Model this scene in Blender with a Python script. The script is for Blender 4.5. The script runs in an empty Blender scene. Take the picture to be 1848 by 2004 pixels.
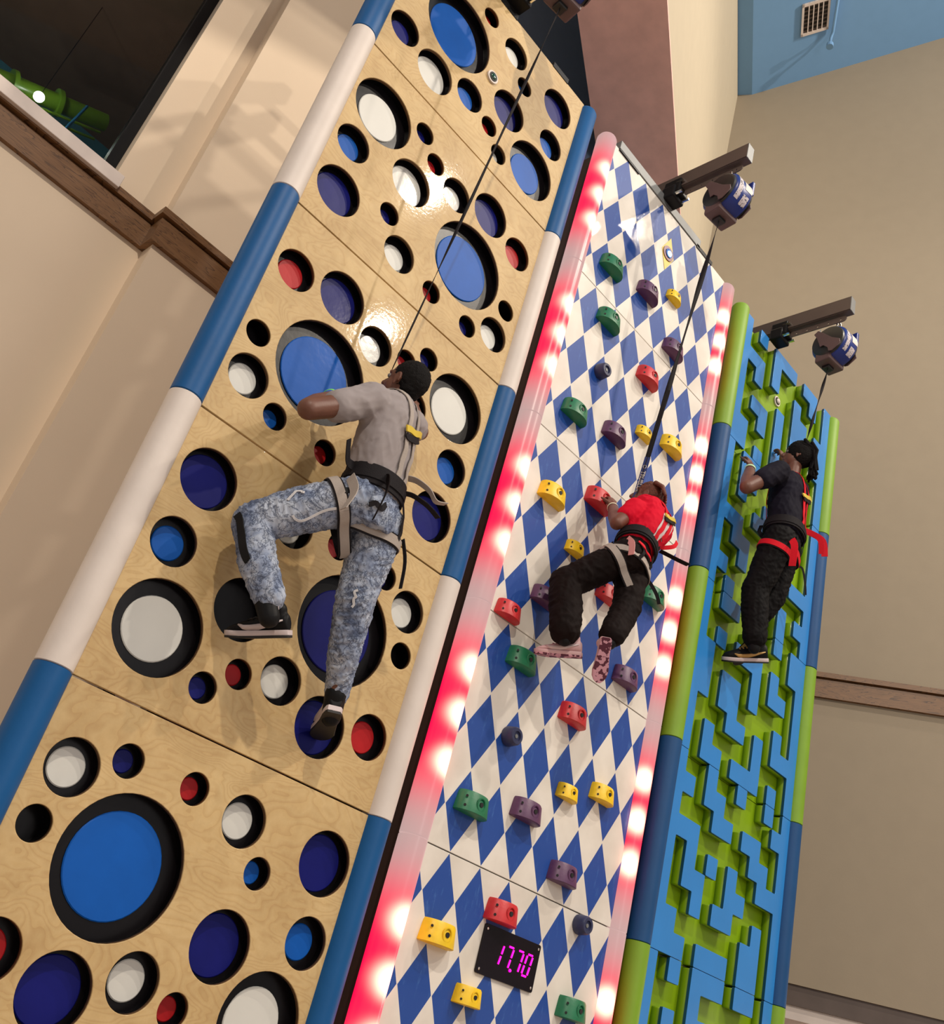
import bpy, bmesh, math, random
import numpy as np
from mathutils import Vector as V, Matrix, noise
from mathutils.bvhtree import BVHTree
random.seed(7)
SC = bpy.context.scene
COL = SC.collection
PI = math.pi

# ------------------------------------------------------------------ helpers
def link(o, parent=None):
    COL.objects.link(o)
    if parent is not None:
        o.parent = parent
        o.matrix_parent_inverse = parent_world(parent).inverted()
    return o

def parent_world(p):
    m = p.matrix_basis.copy()
    if p.parent is not None:
        m = parent_world(p.parent) @ p.matrix_parent_inverse @ m
    return m

def tag(o, label=None, cat=None, group=None, kind=None):
    if label: o['label'] = label
    if cat: o['category'] = cat
    if group: o['group'] = group
    if kind: o['kind'] = kind
    return o

def empty(name, loc, label, cat, group=None):
    o = bpy.data.objects.new(name, None)
    o.empty_display_size = .1
    o.location = loc
    link(o)
    return tag(o, label, cat, group)

def mesh_obj(name, bm, mat, parent=None, smooth=False, mats=None):
    me = bpy.data.meshes.new(name)
    bmesh.ops.recalc_face_normals(bm, faces=bm.faces)
    bm.to_mesh(me); bm.free()
    for m in (mats or [mat]): me.materials.append(m)
    if smooth:
        for p in me.polygons: p.use_smooth = True
    o = bpy.data.objects.new(name, me)
    return link(o, parent)

def autosmooth(o, ang=35):
    me = o.data
    for p in me.polygons: p.use_smooth = True
    bm = bmesh.new(); bm.from_mesh(me)
    c = math.radians(ang)
    for e in bm.edges:
        if len(e.link_faces) == 2 and e.calc_face_angle(0) > c: e.smooth = False
    bm.to_mesh(me); bm.free()
    return o

def box(bm, x0, x1, y0, y1, z0, z1, mi=0, bev=0, M=None):
    vs = [bm.verts.new((x, y, z)) for x in (x0, x1) for y in (y0, y1) for z in (z0, z1)]
    if M is not None:
        for v in vs: v.co = M @ v.co
    F = [(0,1,3,2),(4,6,7,5),(0,4,5,1),(2,3,7,6),(0,2,6,4),(1,5,7,3)]
    fs = [bm.faces.new([vs[i] for i in f]) for f in F]
    for f in fs: f.material_index = mi
    if bev:
        es = list({e for f in fs for e in f.edges})
        bmesh.ops.bevel(bm, geom=es, offset=bev, segments=2, affect='EDGES', profile=.5)
    return fs

def frame(d, up=V((0,0,1))):
    d = V(d).normalized()
    if abs(d.dot(up)) > .98: up = V((0,1,0))
    a = up.cross(d).normalized(); b = d.cross(a).normalized()
    return a, b, d

def rings(bm, R, closed_ends=True, mi=0):
    n = len(R[0])
    vv = [[bm.verts.new(p) for p in r] for r in R]
    for i in range(len(vv)-1):
        for j in range(n):
            f = bm.faces.new((vv[i][j], vv[i][(j+1) % n], vv[i+1][(j+1) % n], vv[i+1][j])); f.material_index = mi
    if closed_ends:
        f = bm.faces.new(vv[0][::-1]); f.material_index = mi
        f = bm.faces.new(vv[-1]); f.material_index = mi
    return vv

def tube(bm, pts, r, n=10, mi=0, flat=None, sup=None):
    """swept tube; r number or list; flat=(w,t) gives a ribbon section"""
    pts = [V(p) for p in pts]; R = []
    a = None
    for i, p in enumerate(pts):
        d = (pts[min(i+1, len(pts)-1)] - pts[max(i-1, 0)]).normalized()
        if a is None:
            a = frame(d, V(sup) if sup else V((0,0,1)))[0]
        a = (a - a.dot(d)*d).normalized(); b = d.cross(a)
        rr = r[i] if isinstance(r, (list, tuple)) else r
        if flat:
            w, t = flat
            R.append([p + a*x*w/2 + b*y*t/2 for x, y in ((-1,-1),(1,-1),(1,1),(-1,1))])
        else:
            R.append([p + (a*math.cos(2*PI*j/n) + b*math.sin(2*PI*j/n))*rr for j in range(n)])
    rings(bm, R, mi=mi)

def cyl(bm, a, b, r, n=20, mi=0, r2=None):
    tube(bm, [a, b], [r, r if r2 is None else r2], n, mi)

def cap(bm, a, b, ra, rb, n=14):
    """tapered capsule"""
    a, b = V(a), V(b); u, v, d = frame(b-a)
    R = []
    for k in range(1, 5):
        t = k/5*PI/2; R.append((a - d*ra*math.cos(t), ra*math.sin(t)))
    R.append((a, ra)); R.append((b, rb))
    for k in range(4, 0, -1):
        t = k/5*PI/2; R.append((b + d*rb*math.cos(t), rb*math.sin(t)))
    rings(bm, [[c + (u*math.cos(2*PI*j/n) + v*math.sin(2*PI*j/n))*r for j in range(n)] for c, r in R])

def chain(bm, pts, rs):
    for i in range(len(pts)-1): cap(bm, pts[i], pts[i+1], rs[i], rs[i+1])

def ell(bm, c, ax, ay, az, seg=20, rg=12):
    c, ax, ay, az = V(c), V(ax), V(ay), V(az)
    R = [[c + ax*math.sin(PI*i/rg)*math.cos(2*PI*j/seg) + ay*math.sin(PI*i/rg)*math.sin(2*PI*j/seg) + az*math.cos(PI*i/rg) for j in range(seg)] for i in range(1, rg)]
    vv = rings(bm, R, closed_ends=False)
    t = bm.verts.new(c+az); b = bm.verts.new(c-az)
    for j in range(seg):
        bm.faces.new((t, vv[0][(j+1) % seg], vv[0][j])); bm.faces.new((b, vv[-1][j], vv[-1][(j+1) % seg]))

def loft(bm, st, n=24, pw=2.3):
    """stations (centre, right vec, half width, half depth, axis); superellipse rings"""
    R = []
    for c, a, hw, hd, d in st:
        c, a, d = V(c), V(a).normalized(), V(d).normalized()
        a = (a - a.dot(d)*d).normalized(); b = d.cross(a)
        r = []
        for j in range(n):
            t = 2*PI*j/n; x, y = math.cos(t), math.sin(t)
            x = math.copysign(abs(x)**(2/pw), x); y = math.copysign(abs(y)**(2/pw), y)
            r.append(c + a*hw*x + b*hd*y)
        R.append(r)
    rings(bm, R)

def fuse(name, bm, mat, parent, voxel=.008, smooth=6, fold=None, detail=None):
    """union of closed shapes -> one continuous smooth skin"""
    bmesh.ops.recalc_face_normals(bm, faces=bm.faces)
    me = bpy.data.meshes.new(name); bm.to_mesh(me); bm.free()
    t = bpy.data.objects.new('tmp', me); COL.objects.link(t)
    m = t.modifiers.new('r', 'REMESH'); m.mode = 'VOXEL'; m.voxel_size = voxel
    if smooth:
        s = t.modifiers.new('s', 'SMOOTH'); s.factor = .5; s.iterations = smooth
    dg = bpy.context.evaluated_depsgraph_get()
    nm = bpy.data.meshes.new_from_object(t.evaluated_get(dg))
    bpy.data.objects.remove(t); bpy.data.meshes.remove(me)
    nm.name = name; nm.materials.clear(); nm.materials.append(mat)
    if fold:
        nm.update()
        ns = [v.normal.copy() for v in nm.vertices]
        for v, nn in zip(nm.vertices, ns): v.co += nn*fold(v.co)
    for p in nm.polygons: p.use_smooth = True
    o = bpy.data.objects.new(name, nm)
    return link(o, parent)

def curve_mesh(loops, depth, bevel=0, res=1):
    """planar shape with holes, extruded: loops = list of [(x, z)]; returns mesh in XZ plane, y from 0 (front) to depth"""
    cu = bpy.data.curves.new('c', 'CURVE'); cu.dimensions = '2D'; cu.fill_mode = 'BOTH'
    cu.extrude = depth/2 - bevel; cu.bevel_depth = bevel; cu.bevel_resolution = 1; cu.offset = -bevel
    for lp in loops:
        s = cu.splines.new('POLY'); s.points.add(len(lp)-1); s.use_cyclic_u = True
        for p, (x, z) in zip(s.points, lp): p.co = (x, z, 0, 1)
    o = bpy.data.objects.new('c', cu); COL.objects.link(o)
    dg = bpy.context.evaluated_depsgraph_get()
    me = bpy.data.meshes.new_from_object(o.evaluated_get(dg))
    bpy.data.objects.remove(o); bpy.data.curves.remove(cu)
    for v in me.vertices:
        x, z, y = v.co; v.co = (x, depth/2 - y, z)
    bm = bmesh.new(); bm.from_mesh(me)
    bmesh.ops.remove_doubles(bm, verts=bm.verts, dist=1e-5)
    bmesh.ops.recalc_face_normals(bm, faces=bm.faces)
    bm.to_mesh(me); bm.free()
    return me

def obj_from(name, me, mat, parent=None, loc=(0,0,0)):
    me.name = name; me.materials.clear(); me.materials.append(mat)
    o = bpy.data.objects.new(name, me); o.location = loc
    COL.objects.link(o)
    if parent is not None:
        o.parent = parent; o.matrix_parent_inverse = parent_world(parent).inverted()
    return o

# ------------------------------------------------------------------ materials
def new_mat(name):
    m = bpy.data.materials.new(name); m.use_nodes = True
    nt = m.node_tree; b = nt.nodes['Principled BSDF']
    return m, nt, b

def C4(c): return (c[0], c[1], c[2], 1)

def srgb(r, g, b):
    f = lambda x: ((x/255+.055)/1.055)**2.4 if x/255 > .04045 else x/255/12.92
    return (f(r), f(g), f(b))

def mat(name, col, rough=.5, metal=0, var=.08, scale=6, bump=0, bscale=40, coat=0, spec=.5, sheen=0, stretch=None):
    m, nt, b = new_mat(name); N = nt.nodes; L = nt.links
    tc = N.new('ShaderNodeTexCoord'); mp = N.new('ShaderNodeMapping')
    L.new(tc.outputs['Object'], mp.inputs[0])
    if stretch: mp.inputs['Scale'].default_value = stretch
    nz = N.new('ShaderNodeTexNoise'); nz.inputs['Scale'].default_value = scale; nz.inputs['Detail'].default_value = 5
    L.new(mp.outputs[0], nz.inputs['Vector'])
    r = N.new('ShaderNodeValToRGB')
    r.color_ramp.elements[0].position = .3; r.color_ramp.elements[1].position = .7
    r.color_ramp.elements[0].color = C4([c*(1-var) for c in col]); r.color_ramp.elements[1].color = C4([min(1, c*(1+var)) for c in col])
    L.new(nz.outputs[0], r.inputs[0]); L.new(r.outputs[0], b.inputs['Base Color'])
    b.inputs['Roughness'].default_value = rough; b.inputs['Metallic'].default_value = metal
    b.inputs['Specular IOR Level'].default_value = spec
    if coat: b.inputs['Coat Weight'].default_value = coat; b.inputs['Coat Roughness'].default_value = .12
    if sheen: b.inputs['Sheen Weight'].default_value = sheen
    if bump:
        n2 = N.new('ShaderNodeTexNoise'); n2.inputs['Scale'].default_value = bscale; n2.inputs['Detail'].default_value = 3
        L.new(mp.outputs[0], n2.inputs['Vector'])
        bp = N.new('ShaderNodeBump'); bp.inputs['Strength'].default_value = bump; bp.inputs['Distance'].default_value = .01
        L.new(n2.outputs[0], bp.inputs['Height']); L.new(bp.outputs[0], b.inputs['Normal'])
        if coat: L.new(bp.outputs[0], b.inputs['Coat Normal'])
    return m

def emis(name, col, s):
    m, nt, b = new_mat(name)
    b.inputs['Base Color'].default_value = (0,0,0,1)
    b.inputs['Emission Color'].default_value = C4(col); b.inputs['Emission Strength'].default_value = s
    return m

M = {}
def ply():
    m, nt, b = new_mat('birch_plywood'); N = nt.nodes; L = nt.links
    tc = N.new('ShaderNodeTexCoord'); mp = N.new('ShaderNodeMapping'); mp.inputs['Scale'].default_value = (1.1, 1, 2.6)
    L.new(tc.outputs['Object'], mp.inputs[0])
    n1 = N.new('ShaderNodeTexNoise'); n1.inputs['Scale'].default_value = 1.6; n1.inputs['Detail'].default_value = 3; n1.inputs['Distortion'].default_value = .6
    L.new(mp.outputs[0], n1.inputs['Vector'])
    # contour lines of the grain
    ml = N.new('ShaderNodeMath'); ml.operation = 'MULTIPLY'; ml.inputs[1].default_value = 22
    fr = N.new('ShaderNodeMath'); fr.operation = 'FRACT'
    L.new(n1.outputs[0], ml.inputs[0]); L.new(ml.outputs[0], fr.inputs[0])
    r = N.new('ShaderNodeValToRGB'); e = r.color_ramp.elements
    e[0].position = 0; e[0].color = C4(srgb(206,176,122)); e[1].position = 1; e[1].color = C4(srgb(197,165,112))
    x = e.new(.5); x.color = C4(srgb(208,180,128))
    L.new(fr.outputs[0], r.inputs[0])
    n2 = N.new('ShaderNodeTexNoise'); n2.inputs['Scale'].default_value = 3; n2.inputs['Detail'].default_value = 8; n2.inputs['Roughness'].default_value = .7
    L.new(tc.outputs['Object'], n2.inputs['Vector'])
    r2 = N.new('ShaderNodeValToRGB'); e = r2.color_ramp.elements
    e[0].position = .3; e[0].color = (.74,.68,.6,1); e[1].position = .62; e[1].color = (1,1,1,1)
    L.new(n2.outputs[0], r2.inputs[0])
    mx = N.new('ShaderNodeMix'); mx.data_type = 'RGBA'; mx.blend_type = 'MULTIPLY'; mx.inputs[0].default_value = 1
    L.new(r.outputs[0], mx.inputs[6]); L.new(r2.outputs[0], mx.inputs[7]); L.new(mx.outputs[2], b.inputs['Base Color'])
    b.inputs['Roughness'].default_value = .6
    b.inputs['Coat Weight'].default_value = .35; b.inputs['Coat Roughness'].default_value = .05
    n3 = N.new('ShaderNodeTexNoise'); n3.inputs['Scale'].default_value = 55; n3.inputs['Detail'].default_value = 4
    L.new(tc.outputs['Object'], n3.inputs['Vector'])
    bp = N.new('ShaderNodeBump'); bp.inputs['Strength'].default_value = .06; bp.inputs['Distance'].default_value = .004
    L.new(n3.outputs[0], bp.inputs['Height']); L.new(bp.outputs[0], b.inputs['Coat Normal'])
    return m
M['ply'] = ply()

def diamonds():
    m, nt, b = new_mat('diamond_panel'); N = nt.nodes; L = nt.links
    tc = N.new('ShaderNodeTexCoord'); sp = N.new('ShaderNodeSeparateXYZ'); L.new(tc.outputs['Object'], sp.inputs[0])
    def mth(op, a, b_=None):
        n = N.new('ShaderNodeMath'); n.operation = op
        for i, x in enumerate((a, b_)):
            if x is None: continue
            if isinstance(x, (int, float)): n.inputs[i].default_value = x
            else: L.new(x, n.inputs[i])
        return n.outputs[0]
    u = mth('DIVIDE', mth('SUBTRACT', sp.outputs[0], .175), .2222)
    v = mth('DIVIDE', sp.outputs[2], .4)
    p = mth('ADD', u, v); q = mth('SUBTRACT', u, v)
    par = mth('FLOORED_MODULO', mth('ADD', mth('FLOOR', p), mth('FLOOR', q)), 2)
    fp = mth('PINGPONG', p, .5); fq = mth('PINGPONG', q, .5)
    ln = mth('LESS_THAN', mth('MINIMUM', fp, fq), .012)
    blue = mth('MULTIPLY', mth('GREATER_THAN', par, .5), mth('SUBTRACT', 1, ln))
    mx = N.new('ShaderNodeMix'); mx.data_type = 'RGBA'
    L.new(blue, mx.inputs[0])
    nz = N.new('ShaderNodeTexNoise'); nz.inputs['Scale'].default_value = 4; nz.inputs['Detail'].default_value = 6
    L.new(tc.outputs['Object'], nz.inputs['Vector'])
    rw = N.new('ShaderNodeValToRGB'); e = rw.color_ramp.elements
    e[0].position = .35; e[0].color = C4(srgb(214,207,196)); e[1].position = .6; e[1].color = C4(srgb(228,222,212))
    L.new(nz.outputs[0], rw.inputs[0]); L.new(rw.outputs[0], mx.inputs[6])
    # pale scuffs on the blue
    n4 = N.new('ShaderNodeTexNoise'); n4.inputs['Scale'].default_value = 9; n4.inputs['Detail'].default_value = 8; n4.inputs['Roughness'].default_value = .75
    mp = N.new('ShaderNodeMapping'); mp.inputs['Rotation'].default_value = (0,.5,0); mp.inputs['Scale'].default_value = (3,1,.7)
    L.new(tc.outputs['Object'], mp.inputs[0]); L.new(mp.outputs[0], n4.inputs['Vector'])
    rb = N.new('ShaderNodeValToRGB'); e = rb.color_ramp.elements
    e[0].position = .55; e[0].color = C4(srgb(8,66,150)); e[1].position = .8; e[1].color = C4(srgb(70,120,190))
    L.new(n4.outputs[0], rb.inputs[0]); L.new(rb.outputs[0], mx.inputs[7])
    L.new(mx.outputs[2], b.inputs['Base Color'])
    b.inputs['Roughness'].default_value = .55; b.inputs['Coat Weight'].default_value = .35; b.inputs['Coat Roughness'].default_value = .06
    n3 = N.new('ShaderNodeTexNoise'); n3.inputs['Scale'].default_value = 60; n3.inputs['Detail'].default_value = 4
    L.new(tc.outputs['Object'], n3.inputs['Vector'])
    bp = N.new('ShaderNodeBump'); bp.inputs['Strength'].default_value = .1; bp.inputs['Distance'].default_value = .005
    L.new(n3.outputs[0], bp.inputs['Height']); L.new(bp.outputs[0], b.inputs['Coat Normal'])
    return m
M['diamond'] = diamonds()

def ledtube():
    """milky tube lit from inside by a run of LEDs: red glow follows the LEDs, pale ends imitate reflected light"""
    m, nt, b = new_mat('led_tube'); N = nt.nodes; L = nt.links
    tc = N.new('ShaderNodeTexCoord'); sp = N.new('ShaderNodeSeparateXYZ'); L.new(tc.outputs['Object'], sp.inputs[0])
    def mth(op, *a):
        n = N.new('ShaderNodeMath'); n.operation = op
        for i, x in enumerate(a):
            if isinstance(x, (int, float)): n.inputs[i].default_value = x
            else: L.new(x, n.inputs[i])
        return n.outputs[0]
    z = sp.outputs[2]
    tot = None
    for zc in (.36, .6, .84):
        vm = N.new('ShaderNodeVectorMath'); vm.operation = 'DISTANCE'
        L.new(tc.outputs['Object'], vm.inputs[0]); vm.inputs[1].default_value = (0, -.07, zc)
        d = mth('POWER', mth('DIVIDE', vm.outputs['Value'], .070), 2.8)
        g = mth('EXPONENT', mth('MULTIPLY', d, -1))
        tot = g if tot is None else mth('ADD', tot, g)
    dz = mth('POWER', mth('DIVIDE', mth('ABSOLUTE', mth('SUBTRACT', z, .6)), .42), 4)
    band = mth('EXPONENT', mth('MULTIPLY', dz, -1))
    a = N.new('ShaderNodeVectorMath'); a.operation = 'SCALE'; a.inputs[0].default_value = (1.0, .0, .07); L.new(mth('MULTIPLY', band, 1.1), a.inputs['Scale'])
    c = N.new('ShaderNodeVectorMath'); c.operation = 'SCALE'; c.inputs[0].default_value = (3.6, 1.9, 1.25); L.new(tot, c.inputs['Scale'])
    s = N.new('ShaderNodeVectorMath'); s.operation = 'ADD'; L.new(a.outputs[0], s.inputs[0]); L.new(c.outputs[0], s.inputs[1])
    s2 = N.new('ShaderNodeVectorMath'); s2.operation = 'ADD'; pk = N.new('ShaderNodeVectorMath'); pk.operation = 'SCALE'; pk.inputs[0].default_value = (.50,.36,.34); L.new(mth('SUBTRACT', 1, band), pk.inputs['Scale']); L.new(pk.outputs[0], s2.inputs[1]); L.new(s.outputs[0], s2.inputs[0]); s = s2  # pale pink emission at the tube ends stands in for reflected room light
    L.new(s.outputs[0], b.inputs['Emission Color']); b.inputs['Emission Strength'].default_value = LED_GAIN
    b.inputs['Specular IOR Level'].default_value = .25; b.inputs['Base Color'].default_value = (.12,.035,.035,1); b.inputs['Roughness'].default_value = .3
    return m
LED_GAIN = 1.0
M['led'] = ledtube()

def denim():
    m, nt, b = new_mat('washed_denim'); N = nt.nodes; L = nt.links
    tc = N.new('ShaderNodeTexCoord')
    def nz(sc, det, rough, dist, off=0):
        mp = N.new('ShaderNodeMapping'); mp.inputs['Location'].default_value = (off, off, off); L.new(tc.outputs['Object'], mp.inputs[0])
        n = N.new('ShaderNodeTexNoise'); n.inputs['Scale'].default_value = sc; n.inputs['Detail'].default_value = det; n.inputs['Roughness'].default_value = rough; n.inputs['Distortion'].default_value = dist
        L.new(mp.outputs[0], n.inputs['Vector']); return n.outputs[0]
    r = N.new('ShaderNodeValToRGB'); e = r.color_ramp.elements
    e[0].position = .34; e[0].color = C4(srgb(92,104,130)); e[1].position = .62; e[1].color = C4(srgb(178,186,200))
    x = e.new(.46); x.color = C4(srgb(140,152,176))
    L.new(nz(9, 6, .65, .3), r.inputs[0])
    cur = r.outputs[0]; hs = []
    for sc, off, wd in ((7, 3, .020), (15, 7, .022)):     # crease shade put into the colour as crisp dark lines
        n = nz(sc, 6, .68, .5, off)
        a = N.new('ShaderNodeMath'); a.operation = 'SUBTRACT'; L.new(n, a.inputs[0]); a.inputs[1].default_value = .5
        c = N.new('ShaderNodeMath'); c.operation = 'ABSOLUTE'; L.new(a.outputs[0], c.inputs[0])
        q = N.new('ShaderNodeMapRange'); q.inputs['From Min'].default_value = 0; q.inputs['From Max'].default_value = wd; q.inputs['To Min'].default_value = .25; L.new(c.outputs[0], q.inputs['Value'])
        mx = N.new('ShaderNodeMix'); mx.data_type = 'RGBA'; L.new(q.outputs[0], mx.inputs[0])
        mx.inputs[6].default_value = C4(srgb(66,76,102)); L.new(cur, mx.inputs[7]); cur = mx.outputs[2]; hs.append(q.outputs[0])
    L.new(cur, b.inputs['Base Color']); b.inputs['Roughness'].default_value = .85
    ad = N.new('ShaderNodeMath'); ad.operation = 'ADD'; L.new(hs[0], ad.inputs[0]); L.new(hs[1], ad.inputs[1])
    bp = N.new('ShaderNodeBump'); bp.inputs['Strength'].default_value = .6; bp.inputs['Distance'].default_value = .006
    L.new(ad.outputs[0], bp.inputs['Height']); L.new(bp.outputs[0], b.inputs['Normal'])
    return m
M['denim'] = denim()

def mottled(name, c1, c2, sc, t=.5):
    m, nt, b = new_mat(name); N = nt.nodes; L = nt.links
    tc = N.new('ShaderNodeTexCoord')
    n1 = N.new('ShaderNodeTexNoise'); n1.inputs['Scale'].default_value = sc; n1.inputs['Detail'].default_value = 3
    L.new(tc.outputs['Object'], n1.inputs['Vector'])
    r = N.new('ShaderNodeValToRGB'); r.color_ramp.interpolation = 'CONSTANT'; e = r.color_ramp.elements
    e[0].position = 0; e[0].color = C4(c1); e[1].position = t; e[1].color = C4(c2)
    L.new(n1.outputs[0], r.inputs[0]); L.new(r.outputs[0], b.inputs['Base Color']); b.inputs['Roughness'].default_value = .6
    return m

def oak():
    m, nt, b = new_mat('oak_rail'); N = nt.nodes; L = nt.links
    tc = N.new('ShaderNodeTexCoord'); mp = N.new('ShaderNodeMapping'); mp.inputs['Scale'].default_value = (1, 1, 9)
    L.new(tc.outputs['Object'], mp.inputs[0])
    n1 = N.new('ShaderNodeTexNoise'); n1.inputs['Scale'].default_value = 1.4; n1.inputs['Detail'].default_value = 4; n1.inputs['Distortion'].default_value = .8
    L.new(mp.outputs[0], n1.inputs['Vector'])
    ml = N.new('ShaderNodeMath'); ml.operation = 'MULTIPLY'; ml.inputs[1].default_value = 14
    fr = N.new('ShaderNodeMath'); fr.operation = 'FRACT'
    L.new(n1.outputs[0], ml.inputs[0]); L.new(ml.outputs[0], fr.inputs[0])
    r = N.new('ShaderNodeValToRGB'); e = r.color_ramp.elements
    e[0].position = 0; e[0].color = C4(srgb(62,38,20)); e[1].position = 1; e[1].color = C4(srgb(124,88,54))
    x = e.new(.2); x.color = C4(srgb(112,78,46))
    L.new(fr.outputs[0], r.inputs[0]); L.new(r.outputs[0], b.inputs['Base Color']); b.inputs['Roughness'].default_value = .45
    return m
M['oak'] = oak()

M['blue_tube'] = mat('blue_vinyl', srgb(10,82,140), .5, spec=.3, bump=.05, var=.05)
M['white_tube'] = mat('white_vinyl', srgb(214,204,196), .55, bump=.05, var=.04)
M['lime_tube'] = mat('lime_vinyl', srgb(120,160,32), .55, bump=.05, var=.05)
M['slate_tube'] = mat('slate_blue_vinyl', srgb(24,74,124), .52, spec=.3, bump=.05, var=.05)
M['w'] = mat('white_disc', srgb(212,212,206), .5, bump=.04, bscale=25, coat=.1, var=.03)
M['b'] = mat('bright_blue_disc', srgb(6,86,176), .5, bump=.06, bscale=18, coat=.06, spec=.2, var=.08)
M['n'] = mat('navy_disc', srgb(18,22,104), .45, bump=.08, bscale=14, coat=.06, spec=.15, var=.12)
M['r'] = mat('red_disc', srgb(176,14,22), .5, bump=.05, coat=.05, spec=.3, var=.1)
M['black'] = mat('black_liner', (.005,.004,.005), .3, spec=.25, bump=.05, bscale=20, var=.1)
M['plyedge'] = mat('plywood_edge', srgb(110,76,44), .6)
M['steel'] = mat('dark_steel', srgb(70,58,52), .45, .6)
M['bronze'] = mat('bronze_painted_steel', srgb(96,84,78), .42, .3)
M['zinc'] = mat('zinc_steel', srgb(120,122,122), .5, .2)
M['chrome'] = mat('chrome', (.75,.72,.66), .15, 1)
M['matte_black'] = mat('black_plastic', (.012,.012,.013), .35, bump=.05)
M['web_black'] = mat('black_webbing', (.016,.014,.016), .7, bump=.2, bscale=200)
M['web_grey'] = mat('grey_webbing', srgb(168,158,150), .7, bump=.2, bscale=200)
M['web_red'] = mat('red_webbing', srgb(214,28,44), .65, bump=.2, bscale=200)
M['web_blue'] = mat('blue_webbing', srgb(18,40,110), .6)
M['yellow'] = mat('yellow_plastic', srgb(214,186,60), .45)
M['skin'] = mat('skin', srgb(104,64,48), .5, var=.1, scale=14, bump=.05, bscale=120)
M['skin2'] = mat('skin_warm', srgb(112,66,50), .5, var=.12, scale=14)
M['hair'] = mat('hair_black', (.010,.009,.009), .75, bump=.9, bscale=260, var=.3)
M['hair_brown'] = mat('hair_brown', srgb(96,48,30), .6, bump=.8, bscale=120, var=.5, scale=30)
M['tee_grey'] = mat('grey_tee', srgb(150,142,142), .85, bump=.1, bscale=30, var=.05)
M['tee_red'] = mat('red_tee', srgb(206,14,44), .8, var=.08)
M['tee_navy'] = mat('charcoal_navy_tee', srgb(24,22,34), .8, var=.15)
M['pant_black'] = mat('black_trousers', (.005,.0045,.005), .75, bump=.3, bscale=30, var=.2)
M['pant_brownblack'] = mat('brown_black_trousers', srgb(22,14,13), .8, bump=.3, bscale=30, var=.25)
M['shoe_black'] = mat('black_shoe', (.01,.01,.011), .5)
M['shoe_white'] = mat('white_rubber', srgb(206,192,192), .5)
M['shoe_pink'] = mat('pale_pink_shoe', srgb(214,178,180), .6)
M['shoe_tan'] = mat('tan_leather', srgb(198,158,92), .55)
M['tread'] = mottled('maroon_tread', srgb(86,28,50), srgb(206,152,166), 38, .5)
M['sole_black'] = mat('black_sole', (.012,.01,.01), .6)
M['white_eye'] = mat('eye', (.22,.20,.19), .4)
M['glow_green'] = mat('lime_wristband', srgb(130,240,90), .5)
M['pale_green'] = mat('pale_green_wristband', srgb(190,226,180), .5)
M['cream_band'] = mat('cream_wristband', srgb(226,220,190), .5)
M['cblue'] = mat('relief_blue', srgb(44,132,208), .35, bump=.03, var=.05, scale=3, coat=.2)
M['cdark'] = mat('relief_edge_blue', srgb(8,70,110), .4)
M['cgreen'] = mat('relief_lime', srgb(130,166,10), .42, bump=.05, var=.05, scale=3, coat=.15)
M['beige'] = mat('beige_paint', srgb(224,205,180), .75, var=.02, scale=2, bump=.04, bscale=90)
M['cream'] = mat('cream_paint', srgb(194,181,156), .75, var=.02, bump=.04, bscale=90)
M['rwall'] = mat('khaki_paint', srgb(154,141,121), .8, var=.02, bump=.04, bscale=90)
M['navywall'] = mat('navy_paint', srgb(110,128,156), .8, var=.03)
M['ceil_blue'] = mat('ceiling_blue', srgb(118,164,210), .8, var=.02)
M['white_paint'] = mat('white_paint', srgb(216,204,196), .55)
M['teal'] = mat('teal_paint', srgb(62,124,144), .7)
M['brown_ceil'] = mat('brown_paint', srgb(128,102,86), .8)
M['slide'] = mat('lime_slide', srgb(96,134,26), .35, coat=.2)
M['floor'] = mat('carpet', srgb(176,160,146), .8, bump=.3, bscale=200)
for k, c in dict(g=(20,110,72), p=(86,48,86), y=(236,196,20), r=(196,34,40), k=(44,50,84)).items():
    M['hold_'+k] = mat('hold_'+k, srgb(*c), .45, var=.12, scale=12, bump=.08, bscale=60)

for k_ in ('pant_black','pant_brownblack','tee_navy','tee_red','tee_grey','web_black','web_grey','web_red','hair','shoe_black','denim','matte_black'):
    M[k_].node_tree.nodes['Principled BSDF'].inputs['Specular IOR Level'].default_value = .12
M['floor'].name = 'floor_mat'
# ------------------------------------------------------------------ camera
Rm = ((0.65118555,-0.71652393,0.25010167),(0.5078718,0.1665516,-0.84517856),(0.56393583,0.67738765,0.47235829))
cam = bpy.data.cameras.new('camera'); co = bpy.data.objects.new('camera', cam); COL.objects.link(co)
cam.sensor_fit = 'HORIZONTAL'; cam.sensor_width = 36; cam.lens = 1924.91/1848*36
cam.clip_end = 200
mw = Matrix(((Rm[0][0], -Rm[1][0], -Rm[2][0], -1.32132), (Rm[0][1], -Rm[1][1], -Rm[2][1], -3.46668), (Rm[0][2], -Rm[1][2], -Rm[2][2], 1.59656), (0,0,0,1)))
co.matrix_world = mw
SC.camera = co

# ------------------------------------------------------------------ room
def struct(name, bm, m, parent=None):
    o = mesh_obj(name, bm, m, parent)
    if parent is None: o['kind'] = 'structure'
    return o
def quad(bm, pts): bm.faces.new([bm.verts.new(p) for p in pts])

bm = bmesh.new(); box(bm, -14, 18, -18, 6, -.1, 0); struct('floor', bm, M['floor'])
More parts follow.
